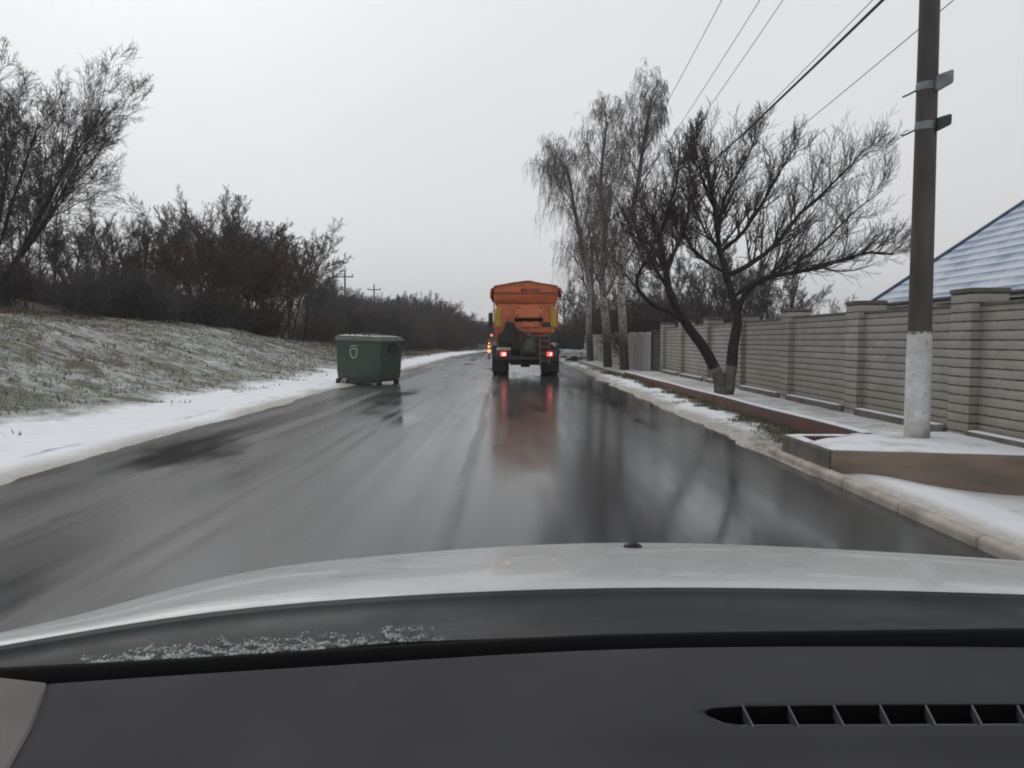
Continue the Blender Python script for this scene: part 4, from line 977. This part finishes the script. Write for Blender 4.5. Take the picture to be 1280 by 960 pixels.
# lamps on the left side
mb = MB(); mb.bar((-1.33, .3, .55), (-1.33, .3, 1.32), .035); mb.bar((-1.33, .3, .95), (-1.05, .3, .95), .035); mb.build('lamp_bracket', M['dark_metal'], tr)
for z, r_ in ((.90, .06), (1.06, .045), (1.18, .03)):
    mb = MB(); mb.lathe([(.01, -.05), (r_, -.045), (r_ * 1.02, .0), (r_ * .7, .03), (.01, .04)], c=(-1.33, .24, z), m=Matrix.Rotation(R(90), 3, 'X'), k=14); mb.build('warning_lamp', M['amber'], tr, shade=True)
mb = MB(); mb.lathe([(.008, -.04), (.05, -.03), (.04, .02), (.008, .03)], c=(-1.36, 4.9, 1.50), m=Matrix.Rotation(R(90), 3, 'X'), k=12); mb.build('marker_lamp', M['red_dot'], tr, shade=True)
mb = MB(); mb.bar((-1.1, .25, 1.22), (-1.36, .22, 1.30), .05, .03); mb.build('reflector_arm', M['orange_light'], tr)
# cab
mb = MB(); mb.loft([[(-1.2, y, .9), (1.2, y, .9), (1.22, y, 1.9), (1.1, y, z), (-1.1, y, z), (-1.22, y, 1.9)] for y, z in ((5.3, 2.75), (5.45, 2.82), (6.6, 2.8), (7.1, 2.5))]); cab = mb.build('cab', M['orange'], tr, bevel=.03)
mb = MB(); mb.box((0, 5.29, 2.25), (1.5, .03, .5)); mb.build('rear_window', M['cab_glass'], cab)
for s in (-1, 1):
    mb = MB(); mb.box((s * 1.215, 6.2, 2.15), (.03, .9, .6)); mb.build('side_window', M['cab_glass'], cab)
    mb = MB(); mb.tube([(s * 1.1, 6.75, 2.5), (s * 1.35, 6.8, 2.6), (s * 1.42, 6.8, 2.5)], .018, 6); mb.tube([(s * 1.15, 6.75, 1.8), (s * 1.42, 6.8, 1.86)], .018, 6); ar = mb.build('mirror_arm', M['dark_metal'], cab)
    mb = MB(); mb.box((s * 1.45, 6.8, 2.2), (.20, .10, .62)); mb.build('mirror', M['bin_dark'], ar, bevel=.03)

# ------------------------------------------------------------------ waste container
bx, by = -4.22, 22.6
bn = empty('waste_container', (bx, by, ground_z(bx, by) + .03), R(-22)); bn.scale = (1.09, 1.06, 1.08); bn.rotation_euler[1] = R(2.2); tag(bn, 'large green wheeled waste container with worn white shield print', 'waste container')
W2, D2 = .72, .56
def rect(w, d, z, r=.06, skew=0):
    out = []
    for cx, cy, a0 in ((w - r, -(d - r), -90), (w - r, d - r, 0), (-(w - r), d - r, 90), (-(w - r), -(d - r), 180)):
        for k in range(4):
            a = R(a0 + k * 30); out.append((cx + r * math.cos(a), cy + r * math.sin(a) + skew, z))
    return out
mb = MB(); mb.loft([rect(W2 * .965, D2 * .88, .20), rect(W2 * .975, D2 * .94, .40), rect(W2 * .98, D2 * .97, .85), rect(W2, D2, 1.24)]); bd = mb.build('body', M['bin'], bn, shade=False)
mb = MB()
for x in (-.42, .42): mb.box((x, -D2 * .93, .74), (.05, .03, .9))
mb = MB(); mb.loft([rect(W2 + .005, D2 + .005, 1.20), rect(W2 + .028, D2 + .028, 1.215), rect(W2 + .03, D2 + .03, 1.265), rect(W2 + .01, D2 + .01, 1.285)]); mb.build('rim', M['bin_rim'], bd, bevel=.008)
mb = MB(); mb.loft([rect(W2 - .0, D2 - .0, 1.29), rect(W2 - .02, D2 - .03, 1.33), rect(W2 - .18, D2 - .16, 1.365)]); ld = mb.build('lid', M['bin'], bn, bevel=.01)
mb = MB(); mb.box((-.05, .1, 1.385), (.5, .30, .03)); mb.build('lid_ridge', M['bin_rim'], ld, bevel=.01)
for x in (-.25, .2):
    mb = MB(); mb.tube([(x - .09, -D2 + .10, 1.32), (x - .07, -D2 + .06, 1.40), (x + .07, -D2 + .06, 1.40), (x + .09, -D2 + .10, 1.32)], .014, 6); mb.build('lid_handle', M['bin_dark'], ld, shade=True)
for s in (-1, 1):
    mb = MB(); mb.lathe([(.035, 0), (.035, .10), (.05, .105), (.05, .12)], c=(s * (W2 + .03) - (0 if s > 0 else 0), 0, 1.12), m=Matrix.Rotation(R(90) * s, 3, 'Y'), k=12); mb.box((s * (W2 + .01), 0, 1.05), (.03, .42, .26)); mb.build('trunnion', M['bin_dark'], bn)
mb = MB(); mb.box((0, -D2 * .86, .15), (W2 * 1.72, .07, .10)); mb.box((0, D2 * .66, .175), (W2 * 1.66, .06, .07))
for s in (-1, 1): mb.box((s * W2 * .80, -.02, .178), (.06, D2 * 1.3, .066))
mb.tube([(-W2 * .70, -D2 * .95, .09), (W2 * .55, -D2 * .95, .09)], .025, 8); mb.build('base_frame', M['bin_dark'], bn)
for sx in (-1, 1):
    for sy in (-1, 1):
        mb = MB(); mb.lathe([(.02, -.03), (.085, -.038), (.105, -.025), (.105, .025), (.085, .038), (.02, .03)], axis='x', k=16); c_ = mb.build('caster', M['rubber'], bn, shade=True); c_.location = (sx * W2 * .82 - (.08 if sy < 0 and sx < 0 else 0), sy * D2 * .80, .08)
        mb = MB()
        for q in (-.045, .045): mb.bar((q, 0, 0), (q, .03, .10), .012, .05)
        mb.build('caster_fork', M['bin_dark'], c_)
mb = MB(); mb.bar((-.52, -D2 - .0, .06), (-.42, -D2 - .0, .19), .05, .02); mb.bar((-.42, -D2, .06), (-.36, -D2, .19), .04, .02); mb.build('brake_pedal', M['white_paint'], bn)
# shield print on the front face
def face_y(z): return -(D2 * np.interp(z, [.22, .40, .85, 1.24], [.88, .94, .97, 1.0])) - .004
shield = [(-.10, .98), (.0, 1.0), (.11, .995), (.105, .86), (.07, .78), (.0, .735), (-.07, .79), (-.095, .87)]
mb = MB(); pts_ = [(-.16 + x, z) for x, z in shield]; n = len(pts_)
for i in range(n):
    (x0, z0), (x1, z1) = pts_[i], pts_[(i + 1) % n]; mb.bar((x0, face_y(z0), z0), (x1, face_y(z1), z1), .006, .026, up=(0, 0, 1))
mb.bar((-.27, face_y(1.055), 1.055), (-.13, face_y(1.07), 1.07), .006, .024); mb.bar((-.13, face_y(1.07), 1.07), (-.04, face_y(1.085), 1.085), .006, .02)
mb.build('shield_print', M['bin_white'], bd)

# ------------------------------------------------------------------ own car: bonnet, cowl, dashboard
car = empty('car', (.22, .9, 0)); tag(car, 'pale grey car seen from inside, bonnet and dark dashboard filling the bottom', 'car')
CB = Vector((.22, .9, 0))
def PX(px, py, d): return P(px, py, d) - CB
def grid_obj(name, rows, mat_, parent, sub=2, thick=0.0, offset=-1, shade=True, build=True):
    nx_ = len(rows[0]); vs_ = [tuple(p) for r in rows for p in r]
    fs_ = [(j * nx_ + i, j * nx_ + i + 1, (j + 1) * nx_ + i + 1, (j + 1) * nx_ + i) for j in range(len(rows) - 1) for i in range(nx_ - 1)]
    me_ = bpy.data.meshes.new(name); me_.from_pydata(vs_, [], fs_); me_.update(); o = link(name, me_, mat_, parent, shade=shade)
    if sub: 
        m_ = o.modifiers.new('sub', 'SUBSURF'); m_.levels = sub; m_.render_levels = sub; m_.boundary_smooth = 'PRESERVE_CORNERS'
    if thick:
        m_ = o.modifiers.new('thick', 'SOLIDIFY'); m_.thickness = thick; m_.offset = offset
    return o
Drow = [(-120, 822, .90), (40, 795, 1.0), (170, 773, 1.08), (250, 758, 1.12), (400, 745, 1.18), (560, 735, 1.23), (800, 728, 1.27), (1000, 731, 1.27), (1280, 738, 1.2), (1520, 748, 1.12)]
Brow = [(-120, 822, 1.02), (45, 785, 1.28), (140, 756, 1.42), (225, 730, 1.52), (340, 703, 1.66), (470, 691, 1.80), (700, 672, 1.95), (950, 676, 1.95), (1280, 697, 1.8), (1560, 720, 1.62)]
D3 = [PX(*q) for q in Drow]; B3 = [PX(*q) for q in Brow]
up = Vector((0, 0, 1))
rows = [[p + Vector((0, -.02, -.03)) for p in D3], D3]
for t in (.3, .65): rows.append([a.lerp(b, t) + up * .010 * math.sin(t * math.pi) for a, b in zip(D3, B3)])
rows.append([p - up * .001 for p in B3])
rows.append([p + Vector((p.x * .02, .10, -.055)) for p in B3])
rows.append([p + Vector((p.x * .04, .22, -.20)) for p in B3])
rows.append([p + Vector((p.x * .05, .27, -.62)) for p in B3])
bonnet = grid_obj('bonnet', rows, M['car_paint'], car, 3, .004)
# fenders closing the flanks
for s, c0 in ((-1, 0), (1, -1)):
    rows_f = [[r[c0] + Vector((s * dx, 0, dz)) for r in rows[1:]] for dx, dz in ((0, -.002), (s * 0 + .03, -.05), (.05, -.3), (.05, -.6))]
    grid_obj('fender', rows_f, M['car_paint'], car, 2, .004)
# washer nozzle on the bonnet
nb = PX(791, 690, 1.72); mb = MB(); mb.lathe([(.023, -.008), (.0235, .006), (.020, .015), (.010, .021), (.002, .022)], c=nb, k=16); nzl = mb.build('washer_nozzle', M['cowl'], car, shade=True)
mb = MB(); mb.lathe([(.004, -.002), (.004, .002)], c=nb + Vector((.002, -.019, .006)), axis='y', k=8); mb.build('jet', M['steel'], nzl)
# cowl between bonnet and windscreen base
Erow = [(-120, 853, .66), (0, 846, .70), (250, 832, .745), (500, 814, .78), (760, 800, .80), (1000, 799, .80), (1280, 797, .785), (1520, 800, .75)]
E3 = [PX(*q) for q in Erow]
Dr8 = [(-120, 822, .90), (0, 801, .97), (250, 758, 1.12), (500, 738.5, 1.21), (760, 729, 1.26), (1000, 731, 1.27), (1280, 738, 1.2), (1520, 748, 1.12)]
Dc = [PX(*q) + Vector((0, .01, -.012)) for q in Dr8]
rows = [Dc, [a.lerp(b, .10) - up * .030 for a, b in zip(Dc, E3)], [a.lerp(b, .45) - up * .028 for a, b in zip(Dc, E3)], [a.lerp(b, .8) - up * .022 for a, b in zip(Dc, E3)], [p - up * .014 for p in E3], [p + Vector((0, -.03, -.05)) for p in E3]]
grid_obj('cowl', rows, M['cowl'], car, 2, .004)
def cowl_pt(i, t, dz=0): return Dc[i].lerp(E3[i], t) + up * (dz * .35 - .022)
mb = MB(); mb.tube([cowl_pt(1, .80, .01), cowl_pt(2, .74, .012), cowl_pt(3, .72, .014), cowl_pt(4, .76, .012)], .003, 8); mb.build('wiper', M['black'], car, shade=True)
mb = MB(); mb.tube([cowl_pt(4, .84, .01), cowl_pt(5, .76, .014), cowl_pt(6, .72, .016), cowl_pt(7, .74, .014)], .003, 8); mb.build('wiper', M['black'], car, shade=True)
# windscreen and its black border
Wt = [p + Vector((0, -.78, .62)) + Vector((-p.x * .08, 0, 0)) for p in E3]
E_up = [p + Vector((0, .004, -.006)) for p in E3]
grid_obj('windscreen', [E_up, [a.lerp(b, .5) + Vector((0, .03, .03)) for a, b in zip(E_up, Wt)], Wt], M['glass'], car, 2, .004)
Fr0 = [PX(x, y + 3, d - .012) for x, y, d in Erow]; Fr1 = [PX(x, y - h_, d + .006) for (x, y, d), h_ in zip(Erow, (20, 20, 17, 16, 16, 17, 20, 24))]
grid_obj('windscreen_border', [[p + Vector((0, -.01, -.03)) for p in Fr0], Fr0, Fr1, [p + Vector((0, .002, -.02)) for p in Fr1]], M['black'], car, 1, .003)
# slush grains lying on the cowl
rg = random.Random(6); mb = MB()
for k in range(11000):
    t = rg.random(); px_ = 90 + 470 * t; i = np.interp(px_, [-120, 0, 250, 500, 760], [0, 1, 2, 3, 4]); i0 = int(i); f = i - i0
    u = rg.triangular(.30, .92, .66) + .10 * t + .05 * math.sin(px_ * .06)
    if rg.random() < t * .7 or mnoise.noise(Vector((px_ * .05, u * 12, 0))) < -.12: continue
    a = Dc[i0].lerp(Dc[i0 + 1], f); b = E3[i0].lerp(E3[i0 + 1], f); p = a.lerp(b, min(u, .99)) - up * .018
    r_ = .0006 + .0022 * rg.random() ** 2.2
    mb.lathe([(r_ * .4, -r_ * .5), (r_, 0), (r_ * .5, r_ * .6)], c=p + CB, k=5, m=Matrix.Rotation(rg.uniform(0, 3), 3, rdir(rg)))
sl = mb.build('slush', mat('icy_slush', (.42, .45, .43), (.15, .17, .165), rough=.35, scale=60, bmp=0)); tag(sl, 'grains of icy slush lying on the cowl below the windscreen', 'slush', kind='stuff')
# dashboard
cols = [0, 1, 2, 3, 4, 5, 6, 7]
Fpx = [62, 180, 330, 520, 760, 1000, 1280, 1520]; Fpy = [851, 842, 832, 819, 804, 801.5, 802.5, 806]
def dash_d(py, drop): return drop * 960 / (py - 425)
rows = []
F3 = [PX(x, y, dash_d(y, .302)) for x, y in zip(Fpx, Fpy)]
rows.append([p + Vector((0, .012, -.05)) for p in F3]); rows.append([p + Vector((0, .006, -.010)) for p in F3]); rows.append(F3)
for py, drop, lx in ((866, .298, 56), (905, .297, 42), (922, .297, 36), (938, .297, 26), (962, .297, 13), (1040, .30, -30), (1160, .315, -110)):
    rw = []
    for j, x in enumerate(Fpx):
        t = (py - 851) / 309; yy = max(py, Fpy[j] + 12) if py < 880 else py
        X = lx + (x - 62) * (1.0 - .0 * t)
        if j == 7: X = 1520
        q_ = PX(X, yy, dash_d(yy, drop))
        if py in (938, 962): q_ = q_ - up * ((.0, .0, .0, .0, .001, .005, .0065, .0065)[j] * (1 if py == 938 else .7))
        rw.append(q_)
    rows.append(rw)
dash = grid_obj('dashboard', rows, M['dash'], car, 3, .055, 1)
# the air vent: cut a real slot through the dash skin
vz = lambda px, py: PX(px, py, dash_d(py, .297))
outline = [(880, 889), (892, 884), (930, 882), (1100, 880), (1400, 879), (1400, 905), (1100, 906.5), (940, 908.5), (905, 903), (884, 894)]
mb = MB(); top = [vz(*q) + up * .03 for q in outline]; bot = [vz(*q) - up * .028 for q in outline]; mb.loft([bot, top]); cutter = mb.build('cutter', M['black'])
cutter.location = CB
md = dash.modifiers.new('slot', 'BOOLEAN'); md.operation = 'DIFFERENCE'; md.object = cutter; md.solver = 'EXACT'; md.material_mode = 'TRANSFER'
bpy.context.view_layer.update(); dg = bpy.context.evaluated_depsgraph_get()
nm = bpy.data.meshes.new_from_object(dash.evaluated_get(dg)); dash.modifiers.clear(); dash.data = nm; bpy.data.objects.remove(cutter)
vent = MB(); vent.loft([[vz(*q) - up * .027 for q in outline], [vz(*q) - up * .024 for q in outline]]); vt = vent.build('air_vent', M['black'], car)
for k, x in enumerate((928, 985, 1042, 1100, 1157, 1215, 1272, 1330)):
    mb = MB(); a, b = vz(x, 880.5), vz(x + 14, 907.5); mb.bar(a - up * .006, b - up * .006, .0014, .011); mb.build('slat', M['slat'], vt)
mb = MB(); mb.bar(vz(892, 898.5) - up * .0075, vz(1400, 896.5) - up * .0075, .0016, .004); mb.build('cross_bar', M['slat'], vt)
# crease below the vent
# pillar trim at the left
mb = MB(); tl_ = [(-160, 842), (60, 852), (52, 885), (40, 912), (12, 962), (-34, 1044), (-160, 1044)]
fr_ = [PX(x, y, dash_d(max(y, 851), .302) - .004 + (.02 if x < -100 else 0)) + up * (.012 if x < -100 else .0) for x, y in tl_]
mb.loft([fr_, [p + Vector((-.01, .02, -.06)) for p in fr_]]); mb.build('pillar_trim', M['trim'], car, bevel=.004)

# ------------------------------------------------------------------ damp winter air
hb = MB(); hb.box((0, 400, 22), (1500, 1000, 60)); hm = bpy.data.materials.new('damp_air'); hm.use_nodes = True
hn = hm.node_tree.nodes; hn.clear(); ho = hn.new('ShaderNodeOutputMaterial'); hv = hn.new('ShaderNodeVolumePrincipled')
hv.inputs['Color'].default_value = (.97, .98, 1, 1); hv.inputs['Density'].default_value = .0009; hv.inputs['Anisotropy'].default_value = .2
hm.node_tree.links.new(hv.outputs[0], ho.inputs['Volume'])
hz_ob = hb.build('haze', hm); tag(hz_ob, 'thin grey winter haze over the road and trees', 'haze', kind='stuff')
scene.cycles.volume_bounces = 0
